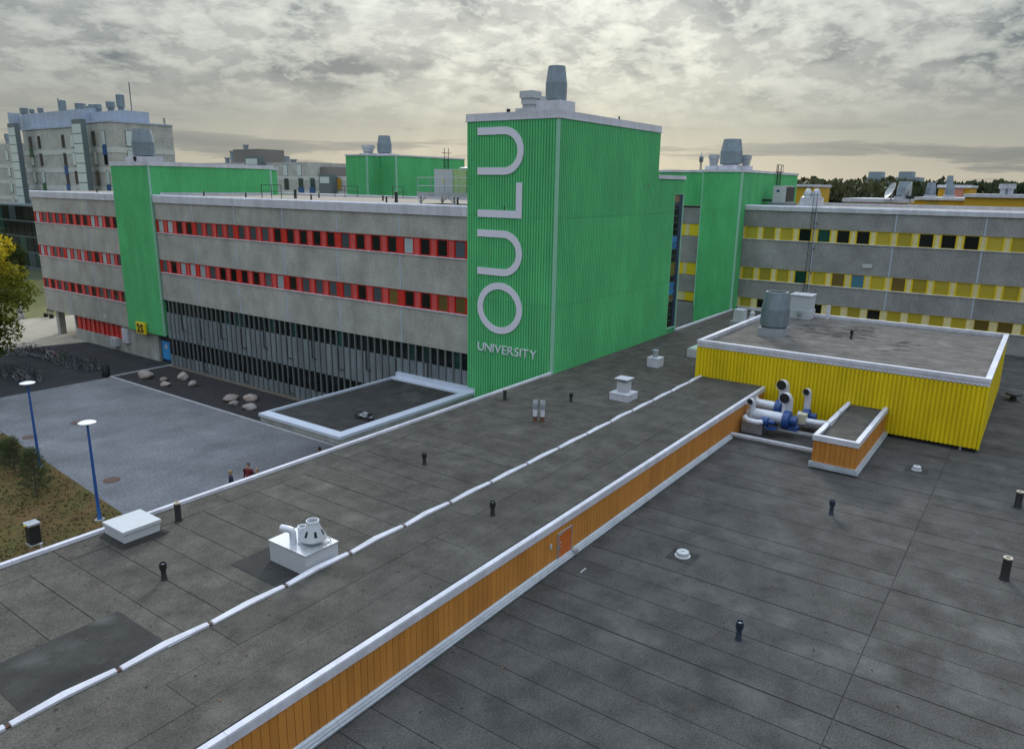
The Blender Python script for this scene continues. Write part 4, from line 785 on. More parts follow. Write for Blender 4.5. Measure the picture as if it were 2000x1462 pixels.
# ================================================================== CANOPY ROOF by the plaza
kx0, kx1, ky0, ky1, kz = 23.35, 33.9, 27.1, 33.55, 3.52
K = thing('canopy_roof', 'low entrance canopy with dark felt roof and broad white edging', 'canopy', (28.5, 30, 0))
for cx in (29.6, 32.8):
    for cy in (27.7, 32.9): box('column', CONCB, K, cx-.15, cx+.15, cy-.15, cy+.15, 0, kz-.46)
box('slab', CONCB, K, kx0+.08, kx1, ky0+.05, ky1-.05, kz-.45, kz-.17)
KW = mat('canopy_edging', (.50, .56, .66), .4, .1, .06, 1.2)
box('edging', KW, K, kx0, kx0+.62, ky0, ky1, kz-.16, kz); box('edging', KW, K, kx0+.623, kx1-.003, ky0, ky0+.60, kz-.16, kz); box('edging', KW, K, kx0+.623, kx1-.003, ky1-.14, ky1, kz-.16, kz); box('upstand', KW, K, kx1, kx1+.30, ky0-.1, ky1+.05, kz-.2, kz+.22)
box('edging', KW, K, kx1-.62, kx1-.004, ky0+.61, ky1-.15, kz-.1, kz-.02)
for i in range(9): a = kx0+.63+i*1.03; cbox('felt_sheet', PATCH, K, a+.006, a+1.024, ky0+.61, ky1-.15, kz-.3, kz-.13)
p = P(712, 818, z=kz-.13); t = thing('weather_device', 'small black and white wheeled gadget on the dark canopy roof', 'gadget', (p.x, p.y, kz-.13)); z0 = kz-.13
for dx in (-.16, .16):
    for dy in (-.42, .42): MB().torus((p.x+dx, p.y+dy, z0+.14), (1, 0, 0), .12, .03, 14, 6).build('wheel', BLK, t)
box('chassis', OFFW, t, p.x-.12, p.x+.12, p.y-.5, p.y+.45, z0+.16, z0+.24); box('battery', GALV, t, p.x-.10, p.x+.10, p.y-.3, p.y+.1, z0+.241, z0+.36); MB().box(p.x-.2, p.x+.2, p.y+.25, p.y+.7, z0+.40, z0+.43).build('solar_panel', BLK, t); MB().tube([(p.x, p.y+.4, z0+.24), (p.x, p.y+.45, z0+.40)], .02, 6).build('post', BLK, t); box('head', BLK, t, p.x-.1, p.x+.1, p.y-.5, p.y-.35, z0+.241, z0+.42)
# ================================================================== YELLOW-WINDOW WING
vx = 64.0
V = thing('yellow_window_wing', 'grey concrete-panelled wing with yellow window bands behind the plant house', 'building', (72, 8, 0))
box('core', DARK, V, vx+.22, 80, -26, 60, 0, 14.1); box('roof', GRAVROOF, V, vx+.2, 80, -26, 60, 14.101, 14.14)
vb = [21.75-5.86*i for i in range(0, 9)][::-1]; vb2 = [25.2, 31.0, 36.8]
rows = [(12.58, 13.95), (9.17, 11.50), (6.55, 8.06)]
panel_rows(V, vx, vb, rows, CONCP); panel_rows(V, vx, vb2, rows+[(0, 5.6)], CONCP); box('lower_wall', CONCP, V, vx, vx+.2, -26, 21.7, 0, 5.68)
yt = [(GL_Y, .52), (GL_D, .22), (GL_O, .14), (GL_T, .08), (GL_G, .04)]
def yel_band(parent, x, bays, z0, z1, plain=False, seq=''):
    nw = (len(bays)-1)*4
    for i in range(len(bays)-1):
        a, b = bays[i], bays[i+1]; pitch = (b-a)/4; ww = .96
        for j in range(4):
            yc = a+(j+.5)*pitch; wn = cbox('window', YEL, parent, x+.10, x+.16, yc-ww/2, yc+ww/2, z0+.02, z1-.02)
            cbox('window_pane', code(seq, nw-1-(i*4+j), yt), wn, x+.085, x+.098, yc-ww/2+.04, yc+ww/2-.04, z0+.06, z1-.06)
            if not plain:
                cbox('jamb', YEL, parent, x+.03, x+.16, yc+ww/2+.003, yc+ww/2+.09, z0+.02, z1-.02); cbox('jamb', YEL, parent, x+.03, x+.16, yc-ww/2-.09, yc-ww/2-.003, z0+.02, z1-.02)
            e = .095 if not plain else .01
            if j < 3: cbox('infill_board', CREAM, parent, x+.05, x+.16, yc+ww/2+e, yc+pitch-ww/2-e, z0+.02, z1-.02)
        cbox('joint_post', CREAM, parent, x+.05, x+.16, a+.001, a+pitch/2-ww/2-e, z0+.02, z1-.02); cbox('joint_post', CREAM, parent, x+.05, x+.16, b-pitch/2+ww/2+e, b-.001, z0+.02, z1-.02)
        cbox('head_trim', YEL, parent, x+.02, x+.17, a+.01, b-.01, z1-.018, z1+.03); cbox('sill', WHITE, parent, x-.06, x+.17, a+.006, b-.006, z0-.03, z0+.018)
yel_band(V, vx, vb, 11.53, 12.57, False, 'YYYDTDDYYDDDYYYD'); yel_band(V, vx, vb, 8.09, 9.16, False, 'YYYTYOBYOYYYYYDY'); yel_band(V, vx, vb, 5.72, 6.54, True, 'YDDDDYYDYYYYOOYD')
for z0, z1, m_ in ((11.53, 12.57, YEL), (8.09, 9.16, YEL), (5.72, 6.54, CREAM)):
    for a in vb2[:-1]:
        for k in range(4): cbox('infill_panel', m_ if k else YEL, V, vx+.05, vx+.16, a+k*1.45, a+k*1.45+1.43, z0, z1)
    cbox('infill_board', CREAM, V, vx+.03, vx+.049, 26.6, 26.95, z0, z1)
y = -25.4
while y < 21.6: y1 = min(y+4.7, 21.7); MB().prism([(vx-.10, 13.92), (vx-.12, 14.26), (vx-.02, 14.36), (vx+.3, 14.33), (vx+.35, 14.12), (vx, 13.96)], 'y', y+.003, y1-.003).build('fascia', WHITE, V); cbox('far_parapet', WHITE, V, 79.6, 79.9, y, y1-.01, 14.0, 14.42); y = y1
box('base_flashing', WHITE, V, vx-.12, vx-.003, 14.8, 21.6, 5.46, 5.68)
t = thing('wall_ladder', 'thin black ladder down the yellow-window wall', 'ladder', (63.8, 16.2, 5.7)); yl = 16.05
for dy in (-.14, .14): MB().tube([(63.78, yl+dy, 5.9), (63.78, yl+dy, 15.6)], .02, 6).build('stile', BLK, t)
for i in range(32): cbox('rung', BLK, t, 63.765, 63.795, yl-.14, yl+.14, 6.0+i*.3, 6.02+i*.3)
for z in (7, 9, 11, 13): cbox('bracket', BLK, t, 63.78, 64.0, yl-.3, yl-.22, z, z+.06)
tag(MB().box(63.93, 63.998, 11.3, 12.0, 9.75, 10.05).build('wall_lamp', OFFW), 'small pale lamp box on the concrete between yellow window bands', 'lamp')
G2 = thing('green_column', 'green clad stair column beside the yellow-window wing', 'building', (70, 23.4, 0))
q0, q1, qz = 21.76, 25.1, 16.98
box('core', GREEN, G2, 62.76, 78.7, q0+.05, 25.05, 0, qz)
for z0, z1 in ((4, 9.2), (9.2, 13.9), (13.9, qz)): MB().corr('x', 62.7, q0+.12, q1, z0+.005, z1-.005, .16, .04, -1).build('cladding_sheet', GREEN, G2)
MB().corr('x', 64.6, 25.1, 30.5, 14.0, qz, .16, .04, -1).build('cladding_sheet', GREEN, G2); box('core', GREEN, G2, 64.65, 78.7, 25.051, 30.4, 13.9, qz)
MB().corr('y', q0, 62.8, 64.0, 5.5, qz, .16, .035, -1).build('cladding_sheet', GREEN, G2); MB().corr('y', q0, 64.0, 78.7, 14.1, qz, .16, .035, -1).build('cladding_sheet', GREEN, G2)
box('corner_trim', GTRIM, G2, 62.64, 62.82, q0-.06, q0+.11, 5.5, qz); box('corner_trim', GTRIM, G2, 62.64, 62.75, q1-.02, q1+.06, 5.5, qz)
box('parapet', WHITE, G2, 62.6, 78.8, q0-.1, 25.2, qz, qz+.2); box('parapet', WHITE, G2, 64.5, 78.8, 25.21, 30.6, qz, qz+.2)
p = P(1428, 331, x=66); roof_fan('roof_fan', 'big grey round fan atop the green column of the yellow-window wing', (66, P(1427, 320, x=66).y, qz+.2), .92, 2.1, 1.5, .45)
box_vent('box_vent', 'box vent to the tower side of the round fan on the far green column', (66.5, P(1394, 320, x=66.5).y, qz+.2), 1.1, .4, .74, .95, m=GALV); box_vent('box_vent', 'box vent on the ladder side of the round fan on the far green column', (67.0, P(1457, 320, x=67).y, qz+.2), .95, .4, .70, .9, m=GALV)
t = thing('roof_ladder', 'black roof ladder with hoop on the far green column', 'ladder', (70, 21.6, 14.2)); lx = P(1521, 350, y=21.6).x
for dx in (-.45, .45): MB().tube([(lx+dx, 21.6, 14.9), (lx+dx, 21.6, 17.75)], .04, 6).build('stile', BLK, t)
for i in range(9): cbox('rung', BLK, t, lx-.45, lx+.45, 21.58, 21.62, 15.0+i*.3, 15.03+i*.3)
MB().tube([(lx-1.0, 21.55, 17.2), (lx-1.0, 21.55, 17.8), (lx+.9, 21.55, 17.8), (lx+.9, 21.55, 17.2), (lx-1.0, 21.55, 17.2)], .035, 6).build('hoop', BLK, t)
a0, a1 = P(1509, 385, x=68).y, P(1534, 385, x=68).y
t = thing('ac_unit', 'white condenser unit with dark grille on the roof by the far green column', 'ac unit', (69, a0, 14.14), None); box('case', OFFW, t, 68, 70.6, a1, a0, 14.5, 15.95); box('grille', BLK, t, 68.1, 70.5, a1-.04, a1-.002, 14.6, 15.85); box('skid', GALVD, t, 67.8, 70.8, a1-.2, a0+.3, 14.141, 14.49)
MB().tube([(68.4, a0+.02, 14.7), (68.4, a0+1.0, 14.7), (68.4, a0+1.5, 14.75), (68.4, a0+1.5, 15.3), (68.4, a0+1.8, 15.4)], .09, 8).build('pipe', BLK, t); MB().box(67.99, 67.999, a0-.55, a0-.3, 15.4, 15.6).build('logo_mark', BLUEF, t)
t = thing('twin_cowl', 'white box with two grey cone cowls on the yellow-window wing parapet', 'roof vent', (65, 16.5, 14.14)); y0, y1 = P(1565, 395, x=65).y, P(1600, 395, x=65).y; box('base_box', WHITE, t, 64.6, 66.4, y1, y0, 14.15, 15.0)
for yy in ((y0*.72+y1*.28), (y0*.25+y1*.75)): MB().lathe(65.3, yy, [(.48, 15.001), (.48, 15.05), (.36, 15.12), (.36, 15.3), (.22, 15.6), (.10, 15.75)], 16).build('cowl', GALV, t, True)
# ================================================================== MIDDLE GREEN PENTHOUSE
H2 = thing('green_penthouse', 'green clad penthouse block behind the long white roof pipe', 'building', (72, 62, 0)); hz = 18.75
ya, yb_ = P(675, 300, x=62.7).y, P(716, 300, x=62.7).y; xm = P(742, 300, y=yb_).x; yc = P(773, 300, x=xm).y; xe = P(907, 304, y=yc).x
box('core', GREEN, H2, 62.75, xm+.1, yb_+.05, ya, 0, hz); box('core', GREEN, H2, xm+.05, xe, yc+.05, ya, 0, hz)
MB().corr('x', 62.7, yb_+.05, ya, 12, hz, .2, .04, -1).build('cladding_sheet', GREEN, H2); MB().corr('y', yb_, 62.75, xm, 12, hz, .2, .04, -1).build('cladding_sheet', GREEN, H2); MB().corr('x', xm, yc+.05, yb_, 12, hz, .2, .04, -1).build('cladding_sheet', GREEN, H2); MB().corr('y', yc, xm, xe, 12, hz, .2, .04, -1).build('cladding_sheet', GREEN, H2)
box('corner_trim', GTRIM, H2, 62.62, 62.8, yb_-.08, yb_+.08, 12, hz); box('corner_trim', GTRIM, H2, xm-.08, xm+.1, yc-.08, yc+.08, 12, hz)
box('parapet', WHITE, H2, 62.6, xm-.1, yb_-.1, ya+.1, hz, hz+.15); box('parapet', WHITE, H2, xm-.09, xe+.1, yc-.1, ya+.1, hz, hz+.16)
p = P(751, 292, x=67); roof_fan('roof_fan', 'grey round fan atop the middle green penthouse', (67, p.y, hz+.15), .85, 2.0, 1.7, .25); p = P(719, 292, x=66); box_vent('box_vent', 'square box vent atop the middle green penthouse', (66, p.y, hz+.15), 1.5, .25, 1.1, .95)
t = thing('roof_ladder', 'thin black roof ladder on the middle green penthouse', 'ladder', (75, yc, 14)); lx = P(872, 320, y=yc-.1).x
for dx in (-.4, .4): MB().tube([(lx+dx, yc-.1, 15), (lx+dx, yc-.1, 20)], .04, 6).build('stile', BLK, t)
for i in range(12): cbox('rung', BLK, t, lx-.4, lx+.4, yc-.13, yc-.09, 15.2+i*.38, 15.24+i*.38)
box('hoop', BLK, t, lx-.9, lx+.9, yc-.14, yc-.09, 19.4, 19.46)
# long wing behind the red one: white-edged low roof line
t = thing('rear_wing', 'rear wing with pale fascia behind the gravel roof', 'building', (70, 80, 0)); box('wall', CONC, t, 64, 80, 66, 100, 0, 13.7)
for i in range(7): a = 60.3+i*5.6; cbox('fascia', WHITE, t, 63.85, 64.2, a, a+5.58, 13.72, 14.28)
box('roof', GRAVROOF, t, 64.3, 80, 66.2, 100, 13.72, 14.0)
# ================================================================== FAR BUILDINGS
def far_windows(par, face, c, spots, w_, h_, mats, sub=None):
    for (u, z) in spots:
        m_ = pick(mats)
        wn = cbox('window', STEELG, par, c-.06, c+.05, u-w_/2, u+w_/2, z, z+h_) if face == 'x' else cbox('window', STEELG, par, u-w_/2, u+w_/2, c-.06, c+.05, z, z+h_)
        cbox('pane', m_, wn, c-.09, c-.061, u-w_/2+.08, u+w_/2-.08, z+.1, z+h_-.1) if face == 'x' else cbox('pane', m_, wn, u-w_/2+.08, u+w_/2-.08, c-.09, c-.061, z+.1, z+h_-.1)
fm = [(SKYGL, .55), (GL_D, .45)]
# tall apartment block (left): nearest corner at x=bx, y=by; the left half stands 2.5 m back
bx = 62.0; xl = bx+2.5; by = P(212, 240, x=bx).y; bt = P(212, 238, x=bx).z; ymid = P(148, 244, x=bx).y; yl = P(42, 247, x=xl).y
AB = thing('apartment_block', 'tall grey brick apartment block with blue-grey rooftop storey', 'building', (bx+10, by+15, 0)); xr = P(336, 246, y=by).x
box('wall', BRICKG, AB, bx, xr, by, ymid, 0, bt); box('wall', BRICKG, AB, xl, xr-2, ymid+.01, yl, 0, bt-.1)
box('parapet_cap', BLUEG, AB, bx-.15, xr+.1, by-.1, ymid, bt+.001, bt+.25); box('parapet_cap', BLUEG, AB, xl-.15, xr-2, ymid+.02, yl+.1, bt-.099, bt+.2)
nf = 6; FZ = [bt-4.55-i*3.05 for i in range(nf)]
for zz in FZ: box('floor_band', BANDG, AB, bx-.05, xr+.05, by-.05, ymid+.0, zz, zz+.8); box('floor_band', BANDG, AB, xl-.05, xr-2.1, ymid+.02, yl+.05, zz, zz+.8)
for px in (184, 204, 60, 77, 124, 142):
    xx = bx if px > 148 else xl; y_ = P(px, 280, x=xx).y
    for i in range(nf):
        far_windows(AB, 'x', xx, [(y_, FZ[i]+1.15)], 1.1, 2.2, [(SKYGL, .6 if px != 124 else .05), (GL_D, .4 if px != 124 else .95)])
        if random.random() < .42: cbox('spandrel_panel', PANBL if px > 100 or random.random() < .3 else PANGR, AB, xx-.14, xx-.055, y_-.62, y_+.62, FZ[i]-.35, FZ[i]+1.12)
xw = P(262, 260, y=by).x; far_windows(AB, 'y', by, [(xw, FZ[i]+1.0) for i in range(4)], 3.0, 2.5, [(SKYGL, .9), (GL_D, .1)])
def glass_stair(pa, pb, pc, pt_, x):
    """glazed stair bay: panes between pixel columns pa..pb, dark return to pc"""
    y1, y0 = P(pa, 300, x=x).y, P(pb, 300, x=x).y; z_ = P(pa, pt_, x=x).z; xd = P(pc, 300, y=y0).x
    t_ = box('stair_bay', STEELG, AB, x, max(xd, x+.8), y0, y1, 0, z_)
    for i in range(14): cbox('pane', SKYGL if i < 11 else GL_T, t_, x-.08, x-.002, y0+.12, y1-.12, z_-2.1-i*1.5, z_-2.1-i*1.5+1.38)
glass_stair(147, 165, 172, 233, bx-2.2); glass_stair(22, 36, 45, 241, bx-.5)
ptop = P(250, 216, y=by+2.5).z; xq = P(290, 216, y=by+2.5).x; xs = bx+3.5
box('rooftop_storey', BLUEG, AB, xs, xq, by+2.5, P(175, 225, x=xs).y, bt+.26, ptop); box('rooftop_storey', BLUEG, AB, bx+1.5, xq-4, P(175, 225, x=xs).y+.01, P(147, 225, x=bx+1.5).y, bt+.255, ptop+.35)
xs2 = xl+3.5; yq = P(62, 225, x=xs2).y; ptl = P(100, 222, x=xs2).z
box('rooftop_storey', BLUEG, AB, xs2, xq-4, P(147, 225, x=bx+1.5).y+.01, yq, bt+.2, ptl); box('rooftop_storey', BLUEG, AB, xl+1.5, xq-6, yq+.01, P(37, 225, x=xl+1.5).y, bt+.2, ptl+.2)
for px, sc, tl in [(158, 1.5, 0), (168, .8, 0), (181, 1.0, 0), (193, .9, 0), (217, 1.2, 0), (237, 1.1, 1.0), (123, 1.1, .8), (47, 1.3, 0), (62, .8, 0), (79, .9, 0)]:
    left = px < 147; xx = xs2+2 if left else xs+2; pz = ptl if left else ptop; p = P(px, 215, x=xx); MB().lathe(xx, p.y, [(sc*.42, pz-.1), (sc*.42, pz+.7), (sc*.6, pz+.75), (sc*.6, pz+.9+sc*.7+tl), (sc*.5, pz+.95+sc*.7+tl)], 12).build('roof_fan', GALVD, AB, True)
for px, h_ in [(257, 5.2), (115, 4.0)]: xx = xs2+3; p = P(px, 212, x=xx); MB().tube([(xx, p.y, ptl-1), (xx, p.y, ptop+h_)], .09, 5).build('antenna', STEELG, AB)
MB().tube([(xq+1, by+.3, bt+1.2), (xr-1, by+.3, bt+1.2)], .06, 5).tube([(xq+1, by+.3, bt+.7), (xr-1, by+.3, bt+.7)], .06, 5).tube([(xr-1, by+.3, bt), (xr-1, by+.3, bt+1.2)], .06, 5).tube([((xq+xr)/2, by+.3, bt), ((xq+xr)/2, by+.3, bt+1.2)], .06, 5).build('roof_rail', STEELG, AB)
# lower blocks left of it
p = P(0, 283, x=64); LB = thing('apartment_block', 'lower grey brick block beyond the tall apartment block at the left', 'building', (68, p.y+6, 0)); pe = P(38, 283, x=66).y
box('wall', BRICKG, LB, 66, 80, pe, pe+26, 0, P(10, 281, x=66).z)
for i in range(5): zz = P(10, 281, x=66).z-4.6-i*3.05; box('floor_band', BANDG, LB, 65.95, 80, pe-.05, pe+26, zz, zz+.7); far_windows(LB, 'x', 66, [(P(14, 300, x=66).y, zz+1.4), (P(31, 300, x=66).y, zz+1.4)], 1.1, 2.1, fm)
p = P(20, 280, x=70); MB().lathe(70, p.y, [(.8, P(10, 281, x=66).z), (.8, P(10, 281, x=66).z+1.2), (.95, P(10, 281, x=66).z+1.3), (.9, P(10, 281, x=66).z+2.3)], 12).build('roof_fan', GALVD, LB, True)
# glazed dark entrance building under the tall block
t = thing('glazed_link', 'dark glazed link building behind the birch tree', 'building', (58, P(45, 430, x=58).y, 0)); ya = P(60, 430, x=58).y
box('wall', STEELG, t, 58, 66, ya-3, ya+16, 0, 11.2)
for i in range(6):
    for j in range(4): cbox('pane', pick([(GL_D, .5), (GL_T, .3), (GL_G, .2)]), t, 57.92, 57.998, ya-2.8+i*2.8, ya-.2+i*2.8, .6+j*2.65, 3.0+j*2.65)
# middle apartment block
mx_ = 118.0; MBK = thing('apartment_block', 'low grey brick apartment block in the gap between two green penthouses', 'building', (mx_+6, P(600, 330, x=mx_).y, 0))
ym0, ym1, ym2 = P(762, 350, x=mx_).y, P(600, 350, x=mx_).y, P(330, 330, x=mx_).y
zA, zB = P(700, 345, x=mx_).z, P(560, 317, x=mx_).z
box('wall', BRICKG, MBK, mx_, mx_+16, ym0-12, ym1, 0, zA); box('wall', BRICKG, MBK, mx_, mx_+16, ym1+.01, ym2, 0, zB)
for zz in (P(600, 352, x=mx_).z, P(600, 380, x=mx_).z): box('floor_band', BANDG, MBK, mx_-.05, mx_-.001, ym0-12, ym2, zz, zz+.9)
far_windows(MBK, 'x', mx_, [(P(558, 340, x=mx_).y, P(558, 344, x=mx_).z), (P(585, 340, x=mx_).y, P(585, 344, x=mx_).z)], 1.7, 2.7, [(SKYGL, 1)])
far_windows(MBK, 'x', mx_, [(P(560, 360, x=mx_).y, P(560, 371, x=mx_).z), (P(588, 360, x=mx_).y, P(588, 371, x=mx_).z), (P(611, 360, x=mx_).y, P(611, 371, x=mx_).z)], 1.7, 2.7, [(SKYGL, .4), (GL_T, .6)])
far_windows(MBK, 'x', mx_, [(P(663, 360, x=mx_).y, P(663, 371, x=mx_).z)], 1.4, 2.7, [(mat('amber_pane', (.45, .25, .03), .4), 1)])
for px in (589, 611): y_ = P(px, 370, x=mx_).y; cbox('spandrel_panel', PANBL, MBK, mx_-.15, mx_-.06, y_-1.0, y_+1.0, P(px, 377, x=mx_).z, P(px, 366, x=mx_).z)
for (pa, pb, pt_, xx, m_) in [(457, 505, 292, mx_+3, mat('dark_brick', (.16, .15, .14), .9, 0, .1)), (602, 642, 326, mx_+4, MATS['dark_brick'] if 'dark_brick' in MATS else BRICKG), (505, 516, 303, mx_+5, GALVD)]:
    box('rooftop_storey', m_, MBK, xx, xx+8, P(pb, 320, x=xx).y, P(pa, 320, x=xx).y, zA-.2, P(pa, pt_, x=xx).z)
for (pa, pb, pt_, pg) in [(480, 506, 305, 324), (622, 645, 340, 354)]:
    xx = mx_-2; y0, y1 = P(pb, 340, x=xx).y, P(pa, 340, x=xx).y; q_ = box('stair_bay', STEELG, MBK, xx, mx_-.06, y0, y1, 0, P(pa, pt_, x=xx).z); z_ = P(pa, pt_, x=xx).z; cbox('pane', SKYGL, q_, xx-.06, xx-.001, y0+.4, y1-.4, z_-2.0, z_-.6)
for px, pt_, sc in [(480, 283, 1.0), (452, 295, .7), (621, 318, 1.0), (573, 311, 1.2), (444, 308, 1.0)]: xx = mx_+5; p = P(px, pt_, x=xx); MB().lathe(xx, p.y, [(sc*.6, zA), (sc*.6, p.z-.3), (sc*.8, p.z-.3), (sc*.8, p.z)], 10).build('chimney', GALVD, MBK, True)
# ochre buildings to the right
OB = thing('ochre_building', 'long low ochre clad building beyond the yellow-window wing', 'building', (125, 20, 0)); ox = 118.0
def seg(par, a, b, pt_, x, dx, m_, nm='wall', zb=0): y0, y1 = P(b, pt_, x=x).y, P(a, pt_, x=x).y; return box(nm, m_, par, x, x+dx, y0+.005, y1-.005, zb, P((a+b)/2, pt_, x=x).z)
for a, b, m_ in [(1648, 1685, OCHF), (1685, 1715, PINKF), (1715, 1762, OCHF)]: seg(OB, a, b, 395, ox, 14, m_)
for a, b, m_ in [(1786, 1810, OCHF), (1810, 1834, mat('olive_far_cladding', (.36, .26, .03), .6)), (1834, 1866, OCHF), (1866, 1886, OCHF)]: seg(OB, a, b, 391, ox-3, 16, m_)
seg(OB, 1762, 1786, 396, ox, 14, OCHF)
za = P(1700, 395, x=ox).z; box('fascia', WHITE, OB, ox-.3, ox+14, P(1778, 390, x=ox).y, P(1646, 390, x=ox).y, za+.002, za+.5); za = P(1836, 391, x=ox-3).z; box('fascia', WHITE, OB, ox-3.3, ox+12, P(1886, 389, x=ox-3).y, P(1784, 389, x=ox-3).y, za+.002, za+.35)
seg(OB, 1833, 1858, 369, ox+14, 10, OCHF, 'rooftop_storey'); seg(OB, 1858, 1882, 368, ox+13.8, 10, PINKF, 'rooftop_storey'); seg(OB, 1882, 1896, 368, ox+14, 10, OCHF, 'rooftop_storey'); z_ = P(1860, 368, x=ox+14).z; box('fascia', WHITE, OB, ox+13.4, ox+24, P(1898, 368, x=ox+14).y, P(1831, 368, x=ox+14).y, z_+.1, z_+.5)
OB2 = thing('ochre_building', 'ochre clad building with railings near the forest edge', 'building', (105, 5, 0)); o2 = 108.0
z_ = P(1940, 386, x=o2).z; yA, yB = P(1884, 390, x=o2).y, P(2120, 392, x=o2).y; box('wall', OCHF, OB2, o2, o2+20, yB, yA, 0, z_); box('fascia', WHITE, OB2, o2-.3, o2+20, yB, yA+.2, z_+.002, z_+.40)
for px in (1936, 1990): y_ = P(px, 395, x=o2).y; cbox('post', WHITE, OB2, o2-.12, o2-.002, y_-.12, y_+.12, 0, z_-2)
y0, y1 = P(1935, 395, x=o2).y, P(1908, 395, x=o2).y; box('window', OFFW, OB2, o2-.1, o2-.002, y0, y1, z_-4.6, z_-2.0)
for k in range(3): cbox('bar', BLK, OB2, o2-.2, o2-.11, y0+.2, y1-.2, z_-4.2+k*.8, z_-4.1+k*.8)
OB3 = thing('ochre_building', 'small ochre clad block peeping out beside the far green column', 'building', (92, P(1572, 380, x=92).y, 0)); seg(OB3, 1540, 1588, 365, 92, 8, OCHF); z_ = P(1564, 365, x=92).z; box('fascia', WHITE, OB3, 91.8, 100, P(1590, 365, x=92).y, P(1540, 365, x=92).y, z_+.01, z_+.3)
def rooftop_fan(px, py, x, r, h_, lb): p = P(px, py, x=x); roof_fan('roof_fan', lb, (x, p.y, p.z-.3), r, h_, r*2.2, .7, 'far roof fans')
rooftop_fan(1764, 389, 121, .95, 2.0, 'large round fan between the satellite dishes'); rooftop_fan(1816, 386, 121, .62, 1.6, 'round fan between the satellite dishes and the pink panel'); rooftop_fan(1853, 386, 121, .58, 1.4, 'round fan in front of the pink-panelled rooftop storey'); rooftop_fan(1853, 366, 136, .5, 1.3, 'round fan on the pink-panelled rooftop storey')
for px, lb in ((1959, 'grey cowl on the ochre building with railings, nearer its glazed front'), (1972, 'grey cowl on the ochre building with railings, beyond its twin')): p = P(px, 379, x=o2+3); t = thing('roof_cowl', lb, 'roof vent', (o2+3, p.y, p.z), 'far cowls'); MB().lathe(o2+3, p.y, [(.35, p.z-.3), (.35, p.z+.6), (.6, p.z+.65), (.55, p.z+1.2)], 10).build('cowl', GALV, t, True)
def dish(px, py, x, r, yaw, lb):
    p = P(px, py, x=x); t = thing('satellite_dish', lb, 'satellite dish', (p.x, p.y, p.z-r*1.1), 'satellite dishes'); b = MB(); n_ = Vector((math.cos(yaw)*.9, math.sin(yaw)*.9, .42)).normalized(); a = n_.orthogonal().normalized(); c = n_.cross(a)
    rings = [(r*k/5, .25*r*(k/5)**2) for k in range(1, 6)]; vs = [p]; fs = []; m = 22
    for rr, dd in rings:
        for q in range(m): vs.append(p+n_*dd+a*(rr*math.cos(6.2832*q/m))+c*(rr*math.sin(6.2832*q/m)))
    for q in range(m): fs.append((0, 1+q, 1+(q+1) % m))
    for k in range(4):
        for q in range(m): fs.append((1+k*m+q, 1+(k+1)*m+q, 1+(k+1)*m+(q+1) % m, 1+k*m+(q+1) % m))
    b.add(vs, fs); b.build('reflector', mat('dish_grey', (.42, .45, .46), .5), t, True); MB().tube([p-n_*.05, (p.x, p.y, p.z-r*1.25)], .12, 8).build('mast', GALV, t); MB().tube([p+n_*.1-c*r*.8, p+n_*r*.85], .04, 6).tube([p+n_*r*.8, p+n_*r*.95], .12, 8).build('feed_arm', GALVD, t)
dish(1742, 373, 117, 1.15, 2.15, 'grey satellite dish turned sideways on the ochre roof'); dish(1776, 372, 119, 1.2, 1.55, 'satellite dish seen nearly edge-on beside the large round fan')
t = thing('antenna_mast', 'thin mast with black fittings beyond the yellow-window wing roof', 'mast', (84, P(1778, 395, x=84).y, 14.1)); y_ = P(1777, 390, x=84).y; MB().tube([(84, y_, 13.9), (84, y_, P(1777, 362, x=84).z)], .06, 6).build('pole', GALV, t); MB().box(83.8, 84.2, y_-.35, y_+.35, 14.9, 15.2).build('fitting', BLK, t)
# far tower blocks over the forest and a lattice mast
for a, b, pt_, lb in [(1690, 1736, 346, 'distant grey tower block over the forest, nearer the far green column'), (1750, 1796, 346, 'distant grey tower block over the forest, behind the satellite dishes')]:
    x = 620; t = thing('distant_block', lb, 'building', (x+8, P((a+b)/2, 350, x=x).y, 0), 'distant tower blocks'); y0, y1 = P(b, pt_, x=x).y, P(a, pt_, x=x).y; z_ = P(a, pt_, x=x).z; box('wall', FARB, t, x, x+25, y0, y1, 0, z_); box('roof_storey', FARB, t, x+4, x+18, y0*.45+y1*.55-3, y0*.45+y1*.55+6, z_, z_+4)
    for k in range(3):
        for j in range(6): cbox('window', GL_G, t, x-.3, x-.02, y0+2+(y1-y0-4)*j/6, y0+2+(y1-y0-4)*(j+.6)/6, z_-3.2-k*3.2, z_-1.6-k*3.2)
x = 300; p = P(1368, 335, x=x); t = thing('lattice_mast', 'distant thin lattice telecom mast above the far green column roof', 'mast', (x, p.y, 0)); zt = P(1368, 297, x=x).z; b = MB()
for dx, dy in ((-.5, -.5), (.5, -.5), (.5, .5), (-.5, .5)): b.tube([(x+dx, p.y+dy, 0), (x+dx*.5, p.y+dy*.5, zt-2)], .09, 5)
for k in range(22): z = k*(zt-3)/22; s = .5*(1-.5*k/22); b.tube([(x-s, p.y-s, z), (x-s, p.y+s, z+(zt-3)/22)], .05, 4)
b.build('lattice', GALVD, t); MB().lathe(x, p.y, [(.5, zt-4), (.9, zt-3.6), (.9, zt-2), (.5, zt-1.5), (.1, zt-1), (.1, zt)], 8).build('antenna_head', GALVD, t)
